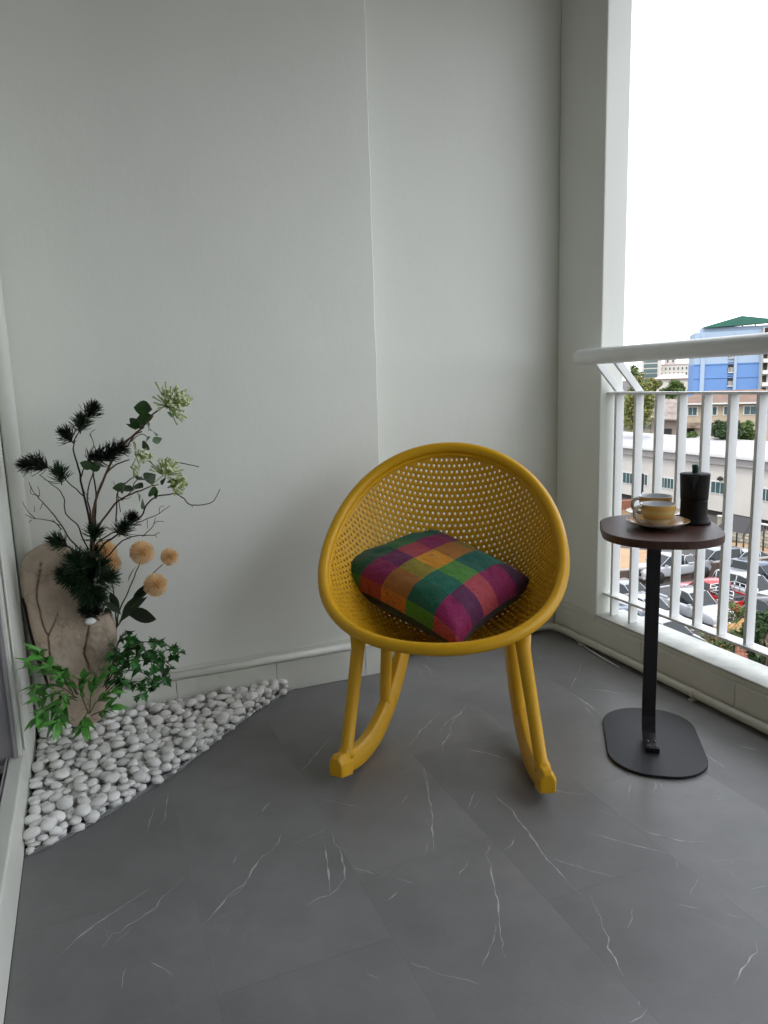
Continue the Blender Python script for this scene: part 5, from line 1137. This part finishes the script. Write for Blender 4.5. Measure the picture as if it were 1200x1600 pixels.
# near plants at the lower right
tree(1192, 1000, 22, 60, 90, m_tr3, 'dark green leafy garden tree at the lower right beyond the sill', 11, 3400, .13, clumps=12)
A_ = atd(1146, 985, 24); by = tag(empty('dry_palm', (A_.x, A_.y, GZ)), 'dry yellow palm with brown hanging fronds near the tiled roof', 'palm')
pm2 = MB(); r = random.Random(4); hh = A_.z-GZ; pm2.tube([(0, 0, 0), (0, 0, hh)], .09, 7)
frd = MB()
for j in range(15):
    a = r.uniform(0, 2*PI); el = r.uniform(.2, 1.4); l = r.uniform(.9, 1.5); pts_ = [Vector((l*t*math.cos(a)*math.cos(el), l*t*math.sin(a)*math.cos(el), hh+l*t*math.sin(el)-l*.7*t*t)) for t in (0, .25, .5, .75, 1)]
    frd.tube(pts_, [.018, .014, .012, .009, .004], 4)
    for q1, q2 in zip(pts_[1:-1], pts_[2:]):
        for u_ in (0, .33, .66):
            b0_ = q1.lerp(q2, u_); sd2 = Vector((-math.sin(a), math.cos(a), 0))
            for s in (-1, 1): frd.add([b0_, b0_+sd2*s*.13+Vector((0, 0, -.1)), b0_+sd2*s*.30+(q2-q1)*.8+Vector((0, 0, -.24)), b0_+(q2-q1)*.2], [(0, 1, 2, 3)])
pm2.build('trunk', m_bark, by); frd.build('fronds', mat('dry_frond', (.38, .22, .08), .8, var=.4, vscale=4), by)
def twigtree(px, py, depth, hpx, label, seed):
    P = atd(px, py, depth); base = Vector((P.x, P.y, GZ)); root = tag(empty('bare_shrub', base), label, 'shrub'); r = random.Random(seed); mb = MB(); h = P.z-GZ; k = depth/F; mb.tube([(0, 0, 0), (0, 0, h)], .04, 6)
    for j in range(16):
        a = r.uniform(0, 2*PI); q0 = Vector((0, 0, h*r.uniform(.92, 1))); q1 = q0+Vector((math.cos(a)*.3, math.sin(a)*.3, .3))*r.uniform(.5, 1.3); q2 = q1+Vector((math.cos(a+.4)*.35, math.sin(a+.4)*.35, .35))*r.uniform(.5, 1.2); mb.tube([q0, q1, q2], [.02, .013, .006], 4)
    mb.build('stem', m_bark, root); cr_ = link('leaves', leafmass(260, .8, .8, .5, .09, m_tr1, seed, 6), root); cr_.location = (0, 0, h+.1)
twigtree(1150, 968, 26, 40, 'thin leafless shrub in front of the red pickup tailgate', 1)
twigtree(1118, 1000, 23, 30, 'low sparse green shrub just beyond the sill by the bare twigs', 2)
# tiled roof below
A_ = atz(1178, 1030, -9.6); tr = tag(empty('garden_pavilion', (A_.x, A_.y, GZ), rz=math.radians(-20)), 'small pavilion with red brown tiled roof below the balcony', 'pavilion')
h = -9.6-GZ; MB().box((-1.5, -1.3, 0), (2.1, 1.6, h-.35)).build('wall', m_cream, tr)
MB().add([(-1.9, -1.8, h-.35), (2.6, -1.8, h-.35), (2.6, 2.0, h-.35), (-1.9, 2.0, h-.35), (-.9, .1, h+.65), (1.7, .1, h+.65)], [(0, 1, 5, 4), (1, 2, 5), (2, 3, 4, 5), (3, 0, 4), (3, 2, 1, 0)]).build('roof', m_terra, tr)
rws = MB()
for sgn in (-1, 1):
    e0 = -1.8 if sgn < 0 else 2.0
    for i in range(9):
        t0, t1 = i/9, (i+1)/9+.02
        def pt_(u_, t_): 
            xa = -1.9+t_*1.0; xb = 2.6-t_*.9; return Vector((xa+(xb-xa)*u_, e0+(.1-e0)*t_, h-.35+t_*1.0))
        for j in range(22):
            u0, u1 = j/22+.003, (j+1)/22-.003; n_ = Vector((0, 0, .03)); n2 = Vector((0, 0, .055))
            rws.add([pt_(u0, t0)+n2, pt_(u1, t0)+n2, pt_(u1, t1)+n_, pt_(u0, t1)+n_, pt_(u0, t0)+Vector((0, 0, .01)), pt_(u1, t0)+Vector((0, 0, .01))], [(0, 1, 2, 3), (4, 5, 1, 0)])
o = rws.build('roof_tiles', m_terra, tr); o['kind'] = 'stuff'
# far wooded mass towards the horizon
r = random.Random(21); vs = []; fs = []
for k in range(14000):
    c = r.randrange(90); px = 560+c*9+r.gauss(0, 7); dp = 250+60*math.sin(c*1.7)+r.uniform(-6, 6); P = atd(px, 600, dp); h_ = (5+3.5*abs(math.sin(c*2.3)))*r.random()**.6
    P.z = GZ+h_; a = Vector((r.gauss(0, 1), r.gauss(0, 1), r.gauss(0, 1))).normalized(); b = a.orthogonal().normalized(); s_ = r.uniform(.5, 1.1)
    k0 = len(vs); vs += [P-a*s_, P+b*s_*.6, P+a*s_, P-b*s_*.6]; fs.append((k0, k0+1, k0+2, k0+3))
tag(MB().add(vs, fs).build('far_trees', m_tr1), 'far belt of green trees between the houses and the horizon', 'trees', kind='stuff')
